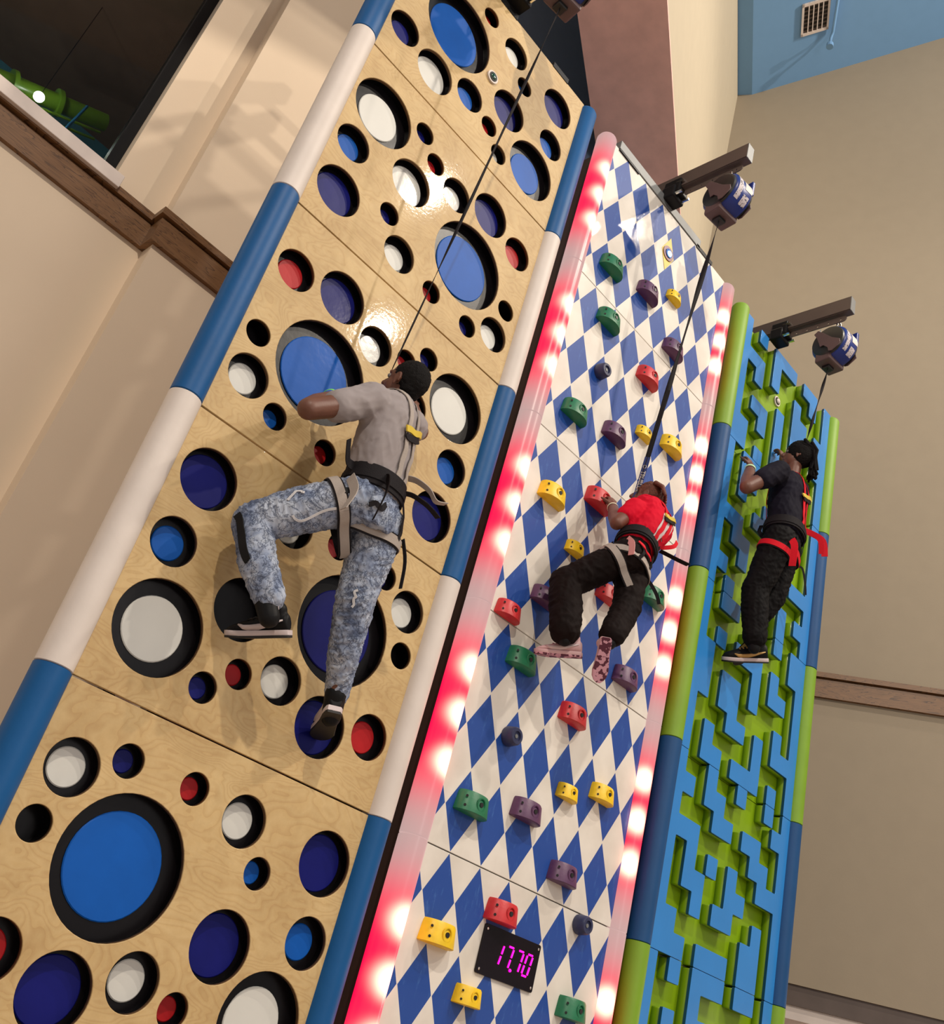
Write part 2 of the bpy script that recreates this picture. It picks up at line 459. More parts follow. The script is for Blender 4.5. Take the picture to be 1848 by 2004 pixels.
# rear wall: recessed left bay with window opening, projecting right bay
WX0, WX1, WZ0, WZ1 = -3.2, -.43, 5.46, 9.2
bm = bmesh.new()
box(bm, -9, WX0, 1.63, 1.83, 0, 19); box(bm, WX1, -.09, 1.63, 1.83, 0, 19)
box(bm, WX0, WX1, 1.63, 1.83, 0, WZ0); box(bm, WX0, WX1, 1.63, 1.83, WZ1, 19)
struct('wall_left', bm, M['beige'])
bm = bmesh.new(); box(bm, -.09, 1.0, 1.5, 1.83, 0, 19); struct('wall_back', bm, M['beige'])
bm = bmesh.new(); box(bm, 1.0, 3.1, 1.5, 1.83, 7.4, 19); struct('wall_upper', bm, M['navywall'])
bm = bmesh.new(); box(bm, 1.0, 6.2, 1.5, 1.83, 0, 7.4); struct('wall_rear', bm, M['steel'])

nd = V((.87414713, .48566119, 0)); dd = V((.48566119, -.87414713, 0))   # right wall: outward normal, run direction
P0 = V((5.76, 2.11, 0))
def W(s, n_, z): return P0 + dd*s + nd*n_ + V((0,0,z))
def wbox(bm, s0, s1, n0, n1, z0, z1):
    vs = [bm.verts.new(W(s, n_, z)) for s in (s0, s1) for n_ in (n0, n1) for z in (z0, z1)]
    for f in [(0,1,3,2),(4,6,7,5),(0,4,5,1),(2,3,7,6),(0,2,6,4),(1,5,7,3)]: bm.faces.new([vs[i] for i in f])
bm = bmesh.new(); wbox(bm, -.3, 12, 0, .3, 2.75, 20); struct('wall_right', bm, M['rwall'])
bm = bmesh.new(); wbox(bm, -.3, 12, .02, .3, 2.6, 2.75); struct('trim_2', bm, M['bronze'])
bm = bmesh.new(); wbox(bm, -.3, 12, .04, 5, 2.5, 2.6); struct('ceiling_lower', bm, M['white_paint'])
bm = bmesh.new(); wbox(bm, -.3, 12, 4.8, 5, 0, 2.6); struct('wall_far', bm, M['white_paint'])
# deep beam: underside and cream side face
bm = bmesh.new(); wbox(bm, -.74, 0, -9.5, 0, 9.14, 15); o = struct('wall_bulkhead', bm, M['cream'])
bm = bmesh.new(); wbox(bm, -.74, 0, -9.5, 0, 9.11, 9.14); struct('trim_5', bm, mat('mauve_paint', srgb(244,196,184), .8))
# pitched blue ceiling with its flat strip beside the beam
bm = bmesh.new()
K0 = .13; zc = 13.72
quad(bm, [W(0, .3, zc), W(0, -12, zc), W(K0+.06, -12, zc), W(K0+.06, .3, zc)])
quad(bm, [W(K0+.06, .3, zc), W(K0+.06, -12, zc), W(11, -12, zc+.447*10.8), W(11, .3, zc+.447*10.8)])
struct('ceiling_blue', bm, M['ceil_blue'])
bm = bmesh.new(); box(bm, -9, 6, -3.2, 2, 19, 19.1); struct('ceiling', bm, M['navywall'])

# oak chair rails
def rail_prof(bm, put):
    put(bm, .03, 5.165, 5.345); put(bm, .052, 5.352, 5.40); put(bm, .01, 5.345, 5.352)
bm = bmesh.new()
for d, a, b_ in ((.035, 5.165, 5.335), (.014, 5.336, 5.352), (.055, 5.353, 5.40)):
    pl = [(-9,1.63-d),(-.09-d,1.63-d),(-.09-d,1.5-d),(1.0,1.5-d),(1.0,1.499),(-.091,1.499),(-.091,1.629),(-9,1.629)]
    rings(bm, [[V((x, y, z)) for x, y in pl] for z in (a, b_)])
struct('trim_1', bm, M['oak'])
bm = bmesh.new()
for d, a, b_ in ((.035, 5.165, 5.335), (.014, 5.335, 5.352), (.055, 5.352, 5.40)): wbox(bm, -.2, 12, -d, 0, a, b_)
o = struct('trim_3', bm, M['oak'])

# window
bm = bmesh.new(); fr = .07
for x0, x1, z0, z1 in ((WX1-fr, WX1, WZ0, WZ1), (WX0, WX0+fr, WZ0, WZ1), (WX0+fr, WX1-fr, WZ0, WZ0+.03), (WX0+fr, WX1-fr, WZ1-fr, WZ1)):
    box(bm, x0, x1, 1.74, 1.82, z0, z1)
win = struct('window_1', bm, M['matte_black'])
m, nt, b = new_mat('window_glass'); N = nt.nodes; L = nt.links
tr = N.new('ShaderNodeBsdfTransparent'); gl = N.new('ShaderNodeBsdfGlossy'); gl.inputs['Roughness'].default_value = .02
lw = N.new('ShaderNodeFresnel'); lw.inputs[0].default_value = 1.15; ms = N.new('ShaderNodeMixShader')
tr.inputs[0].default_value = (.7,.74,.76,1)
L.new(lw.outputs[0], ms.inputs[0]); L.new(tr.outputs[0], ms.inputs[1]); L.new(gl.outputs[0], ms.inputs[2]); L.new(ms.outputs[0], N['Material Output'].inputs[0])
bm = bmesh.new(); box(bm, WX0+fr, WX1-fr, 1.776, 1.784, WZ0+.03, WZ1-fr); mesh_obj('pane', bm, m, win)
bm = bmesh.new(); box(bm, WX0-.1, -.395, 1.545, 1.76, 5.365, 5.455, bev=.004); mesh_obj('window_sill', bm, M['white_paint'], win)
# room behind the window
bm = bmesh.new(); box(bm, -9, 2, 5.2, 5.3, 4, 8.6); struct('wall_play_area', bm, M['teal'])
bm = bmesh.new(); box(bm, -9, 2, 1.84, 5.3, 8.4, 8.5); struct('ceiling_play_area', bm, M['brown_ceil'])
bm = bmesh.new(); box(bm, 1.2, 1.3, 1.84, 5.2, 4, 8.4); struct('wall_play_side', bm, M['brown_ceil'])
bm = bmesh.new(); box(bm, -9, 2, 1.84, 5.3, 3.9, 4); struct('floor_play_area', bm, M['floor'])
# slide tube
t = empty('tube_slide', (-1.2, 4, 7.2), 'lime green plastic tube slide with ring flanges seen through the dark window', 'slide')
A_, B_ = V((-2.4, 4, 6.73)), V((-.30, 4, 7.66))
bm = bmesh.new(); cyl(bm, A_, B_, .075, 24); o = mesh_obj('slide_tube', bm, M['slide'], t); autosmooth(o)
for f_ in (.50, .66, .82):
    c = A_.lerp(B_, f_); d = (B_-A_).normalized()
    bm = bmesh.new(); cyl(bm, c-d*.018, c+d*.018, .115, 24); o = mesh_obj('flange', bm, M['slide'], t); autosmooth(o)
bm = bmesh.new(); cyl(bm, (-1.7, 4.0, 4.0), (-1.7, 4.0, 7.02), .02, 10); mesh_obj('support_post', bm, M['slide'], t)
for dz, dy in ((-.16, -.05), (-.20, .02)):
    bm = bmesh.new(); cyl(bm, A_.lerp(B_, .55)+V((0,dy,dz)), B_+V((0,dy,dz)), .012, 8); mesh_obj('support_rod', bm, M['slide'], t)
bm = bmesh.new(); cyl(bm, (-.62, 3.85, 4.0), (-.62, 3.85, 6.6), .012, 8); cyl(bm, (-.62, 3.85, 6.6), (-.50, 3.85, 7.55), .012, 8)
tag(mesh_obj('support_pole', bm, mat('blue_pole', srgb(30,100,140), .4)), 'thin blue pole crossing in front of the lime tube slide behind the window', 'pole')
t = empty('hanging_bulb', (-.83, 3.75, 7.22), 'small bright white lamp shining below the lime tube slide behind the window', 'lamp')
bm = bmesh.new(); bmesh.ops.create_icosphere(bm, subdivisions=3, radius=.042, matrix=Matrix.Translation((-.83,3.75,7.22))); mesh_obj('bulb', bm, emis('bulb_glow', (1,.95,.85), 40), t, True)
bm = bmesh.new(); cyl(bm, (-.83,3.75,7.25), (-.83,3.75,8.4), .003, 6); mesh_obj('lamp_stem', bm, M['matte_black'], t)

# ceiling vent and sprinkler pipe on the blue ceiling
def CP(s, n_, off=0):   # point on the pitched part of the ceiling
    return W(s, n_, zc + .447*(s-K0-.06)) - V((0,0,off))
M['vent_dark'] = mat('vent_dark', (.02,.018,.015), .8)
t = empty('ceiling_vent', CP(.76+.2, -.75), 'square white ceiling air vent with thin slats on the blue ceiling', 'vent')
S0, S1, N0, N1 = .77, 1.1, -1.10, -.66
def cbar(bm, s0, s1, n0, n1, o0, o1):
    vs = [bm.verts.new(CP(s, n_, o_)) for s in (s0, s1) for n_ in (n0, n1) for o_ in (o1, o0)]
    for f in [(0,1,3,2),(4,6,7,5),(0,4,5,1),(2,3,7,6),(0,2,6,4),(1,5,7,3)]: bm.faces.new([vs[i] for i in f])
bm = bmesh.new()
for a in ((S0,S0+.025,N0,N1),(S1-.025,S1,N0,N1),(S0,S1,N0,N0+.035),(S0,S1,N1-.035,N1)): cbar(bm, *a, 0, .03)
mesh_obj('vent_frame', bm, M['white_paint'], t)
bm = bmesh.new(); cbar(bm, S0, S1, N0, N1, -.001, .004); mesh_obj('vent_backing', bm, M['vent_dark'], t)
for i in range(4):
    bm = bmesh.new(); s = S0+.025+(i+1)*(S1-S0-.05)/5; cbar(bm, s-.006, s+.006, N0, N1, .004, .028); mesh_obj('vent_slat', bm, M['white_paint'], t)
for i in range(7):
    bm = bmesh.new(); n_ = N0+(i+1)*(N1-N0)/8; cbar(bm, S0, S1, n_-.012, n_+.006, .004, .014); mesh_obj('vent_slat', bm, M['bronze'], t)
t = empty('sprinkler_pipe', CP(1.1, -.5), 'thin blue sprinkler pipe with an elbow end hanging beside the ceiling vent', 'pipe')
bm = bmesh.new(); tube(bm, [CP(1.22,-1.6,.05), CP(1.16,-.62,.05), CP(1.14,-.56,.10), CP(1.14,-.55,.2)], .02, 10); mesh_obj('pipe', bm, M['ceil_blue'], t, True)
bm = bmesh.new(); cyl(bm, CP(1.14,-.55,.2), CP(1.14,-.55,.26), .045, 12); mesh_obj('sprinkler_head', bm, M['ceil_blue'], t)
HOLES = [(0.156,2.116,0.102,'w',0.70), (0.343,2.208,0.0625,'n',0.70), (0.639,2.210,0.0625,'r',0.70), (0.116,1.906,0.0625,'k',0.70), (0.473,1.868,0.252,'b',0.75), (0.897,2.171,0.102,'w',0.70), (1.036,2.010,0.0625,'b',0.70), (1.341,2.141,0.132,'n',0.87), (1.371,1.832,0.102,'b',0.70), (0.986,1.725,0.132,'n',0.87), (0.160,1.511,0.102,'r',0.70), (0.426,1.441,0.132,'n',0.87), (0.691,1.533,0.102,'w',0.70), (0.885,1.480,0.0625,'r',0.70), (1.270,1.509,0.19,'w',0.68), (0.151,3.028,0.102,'b',0.70), (0.240,2.697,0.19,'w',0.68), (0.540,2.925,0.132,'k',0.87), (0.508,2.568,0.0625,'n',0.70), (0.634,2.681,0.0625,'r',0.70), (0.833,2.740,0.102,'w',0.70), (1.094,2.642,0.132,'n',0.87), (0.621,3.376,0.102,'w',0.70), (0.874,3.413,0.0625,'r',0.70), (1.048,3.076,0.252,'n',0.75), (1.175,3.417,0.0625,'n',0.70), (1.359,3.327,0.102,'w',0.70), (1.399,3.118,0.0625,'k',0.70), (1.364,2.704,0.102,'r',0.70), (1.324,3.842,0.132,'n',0.87), (1.351,4.148,0.102,'b',0.70), (1.260,4.472,0.19,'w',0.68), (0.178,3.339,0.132,'n',0.87), (0.335,3.769,0.0625,'b',0.70), (0.632,3.772,0.0625,'r',0.70), (0.460,4.110,0.252,'b',0.75), (0.146,3.858,0.102,'w',0.70), (0.105,4.068,0.0625,'k',0.70), (0.144,4.479,0.102,'r',0.70), (0.413,4.538,0.132,'n',0.87), (0.679,4.442,0.102,'w',0.70), (0.874,4.496,0.0625,'r',0.70), (0.998,4.604,0.0625,'n',0.70), (0.989,4.292,0.102,'k',0.70), (0.871,4.966,0.0625,'r',0.70), (1.034,5.305,0.252,'b',0.75), (1.161,4.963,0.0625,'n',0.70), (1.348,5.054,0.102,'w',0.70), (1.383,5.260,0.0625,'k',0.70), (1.338,5.666,0.102,'r',0.70), (1.071,5.733,0.132,'n',0.87), (0.612,5.006,0.102,'w',0.70), (0.473,5.168,0.0625,'n',0.70), (0.521,5.449,0.132,'w',0.87), (0.617,5.693,0.0625,'r',0.70), (0.812,5.641,0.102,'w',0.70), (0.223,5.674,0.19,'w',0.68), (0.139,5.350,0.102,'b',0.70), (0.171,5.039,0.132,'n',0.87), (0.487,5.804,0.0625,'n',0.70), (0.399,6.229,0.132,'w',0.87), (0.133,6.287,0.102,'n',0.70), (0.443,6.661,0.252,'b',0.75), (0.607,6.999,0.0625,'r',0.70), (0.860,6.957,0.102,'w',0.70), (0.659,6.327,0.102,'b',0.70), (0.949,6.516,0.132,'n',0.87), (0.998,6.799,0.0625,'b',0.70), (1.295,6.927,0.132,'n',0.87), (0.854,6.270,0.0625,'r',0.70), (0.981,6.159,0.0625,'w',0.70), (1.329,6.613,0.102,'b',0.70), (1.244,6.290,0.19,'b',0.68)]
RELIEF = ['#...#.......', '#.#.###.##.#', '###.###.##.#', '##......##.#', '#..#.##..#.#', '#.##..##...#', '#.#.#.#..###', '###.....##.#', '#...##.##..#', '##.##.....##', '#..#..#..#.#', '#.##.###.#.#', '#.#....#...#', '#...##.#.###', '##.##....#.#', '##.##.#....#', '##....#.##.#', '#.#.###.#..#', '#....##...##', '#.##....#.##', '#.#.....#..#', '##......#.##', '#..#.......#', '#.##.....###', '###.....#...', '#...##..#...', '#.#..#..#...', '#.##........', '#.##........', '##.#.#.....#', '##...#.....#', '#..#.#.....#', '#.##.#.#..##', '#....#.##.##', '#.#....##.##', '###.#..#...#', '#...#....#.#', '#.#.###.##.#']
# ------------------------------------------------------------------ towers
PH = 1.2
def tube_seg(parent, x, z0, m, name='edge_tube', h=PH, top=False, rot=0):
    bm = bmesh.new(); r = .07
    R = []
    zs = [(0.001, r-.004), (.004, r), (h-.004, r), (h-.001, r-.004)]
    if top: zs = [(0.001, r-.004), (.004, r), (h-.03, r), (h-.012, r-.008), (h-.002, r-.022), (h, r-.045)]
    for z, rr in zs: R.append([V((rr*math.cos(2*PI*j/32), rr*math.sin(2*PI*j/32), z)) for j in range(32)])
    rings(bm, R)
    o = mesh_obj(name, bm, m); autosmooth(o, 50)
    o.location = (x, .02, z0); o.rotation_euler = (0, 0, rot)
    if parent:
        o.parent = parent; o.matrix_parent_inverse = parent_world(parent).inverted()
    return o

def tower_frame(parent, x0, x1, top=7.2, side=True):
    bm = bmesh.new()
    for x in (x0+.02, x1-.08):
        box(bm, x, x+.06, .09, .15, 0, top); box(bm, x, x+.06, .55, .61, 0, top)
        for k in range(7):
            box(bm, x+.01, x+.05, .15, .55, k*1.2-.03 if k else 0, k*1.2+.03)
    for k in range(1, 7): box(bm, x0+.08, x1-.08, .56, .6, k*1.2-.03, k*1.2+.03)
    mesh_obj('frame', bm, M['steel'], parent)
    for x in ((x0+.005, x1-.015) if side else ()):
        bm = bmesh.new(); box(bm, x, x+.01, .1, .6, 0, top-.02); mesh_obj('side_panel', bm, M['sidep'], parent)
M['sidep'] = mat('dark_brown_side', srgb(52,36,32), .5)

def belay_arm(x, z, label, grp='steel belay arms'):
    t = empty('belay_arm', (x, 0, z), label, 'bracket', grp)
    bm = bmesh.new(); L_ = .64
    # channel section beam running out from the wall
    box(bm, x-.035, x+.035, -L_, .5, z+.06, z+.075)
    box(bm, x-.035, x-.028, -L_, .5, z-.055, z+.06); box(bm, x-.028, x+.035, -L_, .5, z-.062, z-.055)
    box(bm, x+.028, x+.035, -L_, .5, z-.055, z+.06)
    mesh_obj('beam', bm, M['bronze'], t)
    bm = bmesh.new(); box(bm, x-.035, x+.035, -L_-.006, -L_, z-.062, z+.075); mesh_obj('end_plate', bm, M['zinc'], t)
    # perforated lug plate under the beam
    me = curve_mesh([[(-.45+.02*math.cos(a)-.0, .03*math.sin(a)) for a in np.linspace(PI/2, 3*PI/2, 8)] + [(0+.03*math.cos(a)-.03, .03*math.sin(a)) for a in np.linspace(-PI/2, PI/2, 8)]]
                    + [[(hx+.008*math.cos(a), .008*math.sin(a)-.006) for a in np.linspace(0, 2*PI, 13)[:-1]] for hx in (-.42,-.33,-.24,-.15,-.05)], .008)
    o = obj_from('lug_plate', me, M['bronze'], t, (0,0,0))
    o.matrix_basis = Matrix.Translation((x, -L_+.04, z-.100)) @ Matrix.Rotation(-PI/2, 4, 'Z') @ Matrix.Translation((0,0,0))
    bm = bmesh.new(); box(bm, x-.07, x+.07, -.09, .02, z-.16, z-.05, bev=.012); box(bm, x-.055, x+.055, -.12, .02, z-.12, z+.02, bev=.01)
    mesh_obj('clamp', bm, M['matte_black'], t)
    for dx in (-.045, .045):
        for dz in (-.13, -.02):
            bm = bmesh.new(); cyl(bm, (x+dx, -.08, z+dz-.0), (x+dx, -.145, z+dz), .012, 6); mesh_obj('bolt', bm, M['chrome'], t)
    return t

def auto_belay(x, y, z, label, strap_to, ztop, wide=None):
    """drum with its axis across the wall; strap leaves from the bottom"""
    t = empty('auto_belay', (x, y, z), label, 'auto belay', 'auto belay drums under the arms')
    r = .155; hw = .085; c = V((x, y, z))
    Rz = Matrix.Translation(c) @ Matrix.Rotation(math.radians(-8), 4, 'Z')
    def P(px, py, pz): return Rz @ V((px, py, pz))
    bm = bmesh.new(); R = []
    for xx, rr in ((-hw, r-.022), (-hw+.006, r-.01), (-hw+.02, r), (hw-.02, r), (hw-.006, r-.01), (hw, r-.022)):
        R.append([P(xx, rr*math.cos(2*PI*j/48), rr*math.sin(2*PI*j/48)) for j in range(48)])
    rings(bm, R); autosmooth(mesh_obj('housing', bm, M['drum_blue'], t), 40)
    for sx in (-1, 1):
        bm = bmesh.new()
        R = [[P(sx*(hw+e), rr*math.cos(2*PI*j/40), rr*math.sin(2*PI*j/40)) for j in range(40)] for e, rr in ((-.004, r-.015), (.012, r-.02), (.02, r-.035))]
        rings(bm, R); autosmooth(mesh_obj('cover', bm, M['drum_black'], t), 40)
        # raised bracket plate crossing the cover
        me = curve_mesh([[(-.13,-.09),(-.06,-.135),(-.03,-.13),(-.02,-.09),(.02,-.05),(.05,-.055),(.06,-.02),(.085,.05),(.115,.10),(.08,.125),(.02,.07),(-.05,.0),(-.12,-.045)]], .008, .002)
        o = obj_from('cover_plate', me, M['drum_plate'], t)
        o.matrix_basis = Rz @ Matrix.Translation((sx*(hw+.024), 0, 0)) @ Matrix.Rotation(PI/2 if sx < 0 else PI/2, 4, 'Z') @ Matrix.Rotation(0, 4, 'X')
    # pale label band and notice on the rim
    def arc(name, x0, x1, a0, a1, m, rr):
        bm = bmesh.new(); vv = []
        for k in range(15):
            a = a0+(a1-a0)*k/14
            vv.append([bm.verts.new(P(xx, -rr*math.cos(a), rr*math.sin(a))) for xx in (x0, x1)])
        for k in range(14): bm.faces.new((vv[k][0], vv[k][1], vv[k+1][1], vv[k+1][0]))
        mesh_obj(name, bm, m, t, True)
    arc('label_band', -hw+.022, -hw+.06, -.75, .75, M['drum_label'], r+.0015)
    arc('notice_label', -.0, .055, -.85, -.35, M['drum_label'], r+.0015)
    arc('notice_label', .0, .07, -.1, .55, M['white_paint'], r+.0015)
    # nozzle block at the bottom, rear lug and top lug
    bm = bmesh.new()
    Mx = Rz @ Matrix.Translation((0, .04, -.125))
    box(bm, -hw-.012, hw+.012, -.075, .06, -.055, .04, bev=.012, M=Mx); mesh_obj('nozzle_block', bm, M['drum_plate'], t)
    bm = bmesh.new(); box(bm, -.035, .035, -.03, .035, -.08, -.04, bev=.006, M=Mx); mesh_obj('nozzle', bm, M['drum_black'], t)
    bm = bmesh.new(); box(bm, hw-.01, hw+.02, -.14, .02, .02, .15, bev=.008, M=Rz); mesh_obj('carry_handle', bm, M['drum_blue'], t)
    # two shackles up to the lug plate
    for dy in (-.02, ):
        bm = bmesh.new()
        pts = [P(.018*math.cos(a), dy, .16+.07*(.5+.5*math.sin(a))) for a in np.linspace(0, 2*PI, 25)]
        tube(bm, [P(-.02,dy,.145),P(-.02,dy,ztop-z-.02),P(-.008,dy,ztop-z+.01),P(.008,dy,ztop-z+.01),P(.02,dy,ztop-z-.02),P(.02,dy,.145)], .009, 8)
        mesh_obj('shackle', bm, M['chrome'], t, True)
    bm = bmesh.new(); tube(bm, [P(0,.15,.07), P(.012,.15,.12), P(0,.15,ztop-z), P(-.012,.15,.12), P(0,.15,.07)], .006, 6)
    mesh_obj('backup_carabiner', bm, M['chrome'], t, True)
    s0 = Mx @ V((0, 0, -.07)); s1 = V(strap_to)
    pts = [s0.lerp(s1, k/16) for k in range(17)]
    bm = bmesh.new()
    w = wide or .018
    ax_ = (s1-s0).normalized(); sa = frame(ax_, V((1,.6,0)))[0]; sb = ax_.cross(sa); RR = []
    pts = [s0.lerp(s1, k/60) for k in range(61)]
    for k, q in enumerate(pts):
        tw = 1.5*math.cos(k/60*PI*2.2+.1); e1 = sa*math.cos(tw) + sb*math.sin(tw); e2 = ax_.cross(e1)
        RR.append([q + e1*u*w/2 + e2*v*.0015 for u, v in ((-1,-1),(1,-1),(1,1),(-1,1))])
    rings(bm, RR); mesh_obj('webbing', bm, M['web_black'], t, True)
    return t, s0, s1
M['drum_blue'] = mat('drum_blue', srgb(16,44,124), .35)
M['drum_black'] = mat('drum_black', (.012,.012,.012), .4)
M['drum_plate'] = mat('drum_plate', srgb(92,72,72), .5)
M['drum_label'] = mottled('drum_label', srgb(70,66,80), srgb(200,192,196), 70, .42)

def push_button(x, y, z, r, label):
    t = empty('push_button', (x, y, z), label, 'button', 'push buttons at the tops of the walls')
    bm = bmesh.new(); cyl(bm, (x, y, z), (x, y-.012, z), r, 28); autosmooth(mesh_obj('button_ring', bm, M['white_tube'], t))
    bm = bmesh.new(); cyl(bm, (x, y-.011, z), (x, y-.016, z), r*.72, 24); autosmooth(mesh_obj('button_bezel', bm, M['matte_black'], t))
    return t

# ---- wall A: plywood with round cut-outs
XA, XB, XC = 0.0, 1.85, 3.70
tA = empty('climbing_wall', (.75, .3, 0), 'tall plywood climbing wall with round holes backed by blue, white and red discs', 'climbing wall', 'tall climbing walls side by side')
circ = lambda x, z, r, n=48: [(x+r*math.cos(2*PI*j/n), z+r*math.sin(2*PI*j/n)) for j in range(n)]
colname = dict(w='white', b='bright blue', n='navy blue', r='red')
for k in range(6):
    z0 = k*PH; g = .004
    hs = [h for h in HOLES if z0 <= h[1] < z0+PH]
    if k == 0: hs = [(h[0], h[1]-2.4, h[2], h[3], h[4]) for h in HOLES if 2.4 <= h[1] < 3.6 and h[1]-2.4+h[2] < 1.15]
    if k == 1: hs = [h for h in hs if h[0]-h[2] > .02 and h[1]+h[2] < 2.39]
    loops = [[(g, z0+g), (1.5-g, z0+g), (1.5-g, z0+PH-g), (g, z0+PH-g)]] + [circ(x, z, r) for x, z, r, c, f in hs]
    me = curve_mesh(loops, .02, .0025)
    p = obj_from('plywood_panel', me, M['ply'], tA)
    for x, z, r, c, f in hs:
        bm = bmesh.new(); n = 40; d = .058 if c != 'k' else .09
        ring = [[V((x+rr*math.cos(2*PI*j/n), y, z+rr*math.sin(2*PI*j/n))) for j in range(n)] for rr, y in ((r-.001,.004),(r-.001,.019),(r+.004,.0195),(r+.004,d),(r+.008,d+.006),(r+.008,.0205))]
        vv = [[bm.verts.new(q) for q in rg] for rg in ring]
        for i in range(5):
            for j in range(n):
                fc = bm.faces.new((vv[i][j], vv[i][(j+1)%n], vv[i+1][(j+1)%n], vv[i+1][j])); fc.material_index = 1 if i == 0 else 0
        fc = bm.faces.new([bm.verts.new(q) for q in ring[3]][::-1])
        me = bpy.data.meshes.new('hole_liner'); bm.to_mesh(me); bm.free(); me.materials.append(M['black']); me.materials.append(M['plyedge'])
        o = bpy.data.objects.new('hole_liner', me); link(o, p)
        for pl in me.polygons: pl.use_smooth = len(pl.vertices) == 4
        if c != 'k':
            bm = bmesh.new(); rr = r*f
            R = [[V((x+a*math.cos(2*PI*j/n), y, z+a*math.sin(2*PI*j/n))) for j in range(n)] for a, y in ((rr, d+.002), (rr, d-.004), (rr-.004, d-.007))]
            rings(bm, R)
            o = mesh_obj('back_disc', bm, M[c], p); autosmooth(o); o['label'] = '%s disc' % colname[c]
for k in range(6):
    blue = k in (1, 3, 5)
    mA = M['blue_tube'] if blue else M['white_tube']
    for x in (-.055, 1.555):
        o = tube_seg(tA, x, k*PH, mA, top=(k == 5)); o['label'] = ('blue' if blue else 'white')+' edge tube segment'
tower_frame(tA, .35, 1.4, side=False)
bm = bmesh.new()
for xx in (.62, 1.15): box(bm, xx, xx+.16, -.004, .06, 7.19, 7.235, bev=.003)
mesh_obj('top_bracket', bm, M['matte_black'], tA)
belay_arm(.72, 7.42, 'steel belay arm above the plywood wall, cut off by the top edge')
auto_belay(.735, -.50, 7.075, 'auto belay drum above the plywood wall, only its underside in frame', (.687, -.20, 4.238), 7.335, .016)
push_button(.754, 0, 6.6, .042, 'round green push button in a white ring on the plywood wall')
bm = bmesh.new(); ell(bm, (.754,-.014,6.6), (.022,0,0), (0,.01,0), (0,0,.022)); mesh_obj('button_dome', bm, mat('dome_green', srgb(20,70,52), .15, coat=.5), bpy.data.objects['push_button'], True)

# ---- wall B: blue and white diamonds
tB = empty('climbing_wall', (2.6, .3, 0), 'blue and white diamond-checkered climbing wall edged by glowing red light tubes', 'climbing wall', 'tall climbing walls side by side')
for k in range(6):
    g = .003
    me = curve_mesh([[(g, g), (1.5-g, g), (1.5-g, PH-g), (g, PH-g)]], .02, .0015)
    o = obj_from('diamond_panel', me, M['diamond']); o.location = (XB, 0, k*PH)
    o.parent = tB; o.matrix_parent_inverse = parent_world(tB).inverted()
    bm = bmesh.new(); box(bm, XB, XB+1.5, .021, .03, k*PH-.03, k*PH+.03); mesh_obj('seam_batten', bm, M['zinc'], tB)
    for x, rot in ((XB-.055, .3), (XB+1.555, -.55)):
        o = tube_seg(tB, x, k*PH, M['led'], 'light_tube', top=(k == 5), rot=rot)
tower_frame(tB, XB, XB+1.5)
bm = bmesh.new(); box(bm, XB+.06, XB+1.12, -.006, .05, 7.205, 7.285, bev=.003); mesh_obj('top_rail', bm, M['zinc'], tB)
bm = bmesh.new(); box(bm, XB+1.08, XB+1.3, -.006, .03, 7.19, 7.225); box(bm, XB+.06, XB+.3, -.01, .03, 7.185, 7.204); mesh_obj('top_bracket', bm, M['matte_black'], tB)
belay_arm(2.52, 7.40, 'steel belay arm reaching out above the checkered wall')
tb, sb0, sb1 = auto_belay(2.545, -.50, 7.055, 'auto belay drum with strap hanging above the checkered wall', (2.561, -.22, 4.655), 7.315, .034)
# printed blue sleeve at the end of the strap
dirB = (sb1-sb0).normalized()
L0 = sb1 - dirB*.30
bm = bmesh.new(); tube(bm, [L0.lerp(sb1, k/6) for k in range(7)], 0, flat=(.034, .006), sup=(1,.6,0)); slv = mesh_obj('printed_sleeve', bm, M['web_blue'], tb)
bm = bmesh.new(); tube(bm, [(L0-dirB*.5).lerp(L0, k/4) for k in range(5)], 0, flat=(.030, .005), sup=(1,.6,0)); mesh_obj('sleeve', bm, M['web_black'], tb)
def text_obj(name, body, size, mt, parent, mtx, extrude=.0006):
    cu = bpy.data.curves.new(name, 'FONT'); cu.body = body; cu.size = size; cu.extrude = extrude; cu.align_x = 'LEFT'; cu.align_y = 'CENTER'
    cu.offset = size*.02
    o = bpy.data.objects.new('tmp', cu); COL.objects.link(o)
    dg = bpy.context.evaluated_depsgraph_get(); me = bpy.data.meshes.new_from_object(o.evaluated_get(dg))
    bpy.data.objects.remove(o)
    me.materials.clear(); me.materials.append(mt)
    o = bpy.data.objects.new(name, me); o.matrix_basis = mtx; COL.objects.link(o)
    o.parent = parent; o.matrix_parent_inverse = parent_world(parent).inverted()
    return o
a_, b_, d_ = frame(dirB, V((1,.6,0)))
a2 = V((1,.6,0)).cross(dirB).normalized()
# ribbon's broad face: find its normal
sd = frame(dirB, V((1,.6,0)))[0]; sd = (sd - sd.dot(dirB)*dirB).normalized(); nb = dirB.cross(sd)
camv = (V((-1.32,-3.47,1.6))-sb1).normalized()
if nb.dot(camv) < 0: nb = -nb
yv = nb.cross(dirB)
mt = Matrix(((dirB.x, yv.x, nb.x, 0), (dirB.y, yv.y, nb.y, 0), (dirB.z, yv.z, nb.z, 0), (0,0,0,1)))
text_obj('sleeve_text', 'TRUBLUE', .036, M['white_tube'], slv, Matrix.Translation(L0 + dirB*.10 + nb*.0042) @ mt)
bm = bmesh.new(); cc = L0 + dirB*.07 + nb*.0045
tube(bm, [cc + dirB*.011*math.cos(a) + yv*.009*math.sin(a) for a in np.linspace(0, 2*PI, 17)], .002, 6); mesh_obj('sleeve_mark', bm, M['white_tube'], slv)

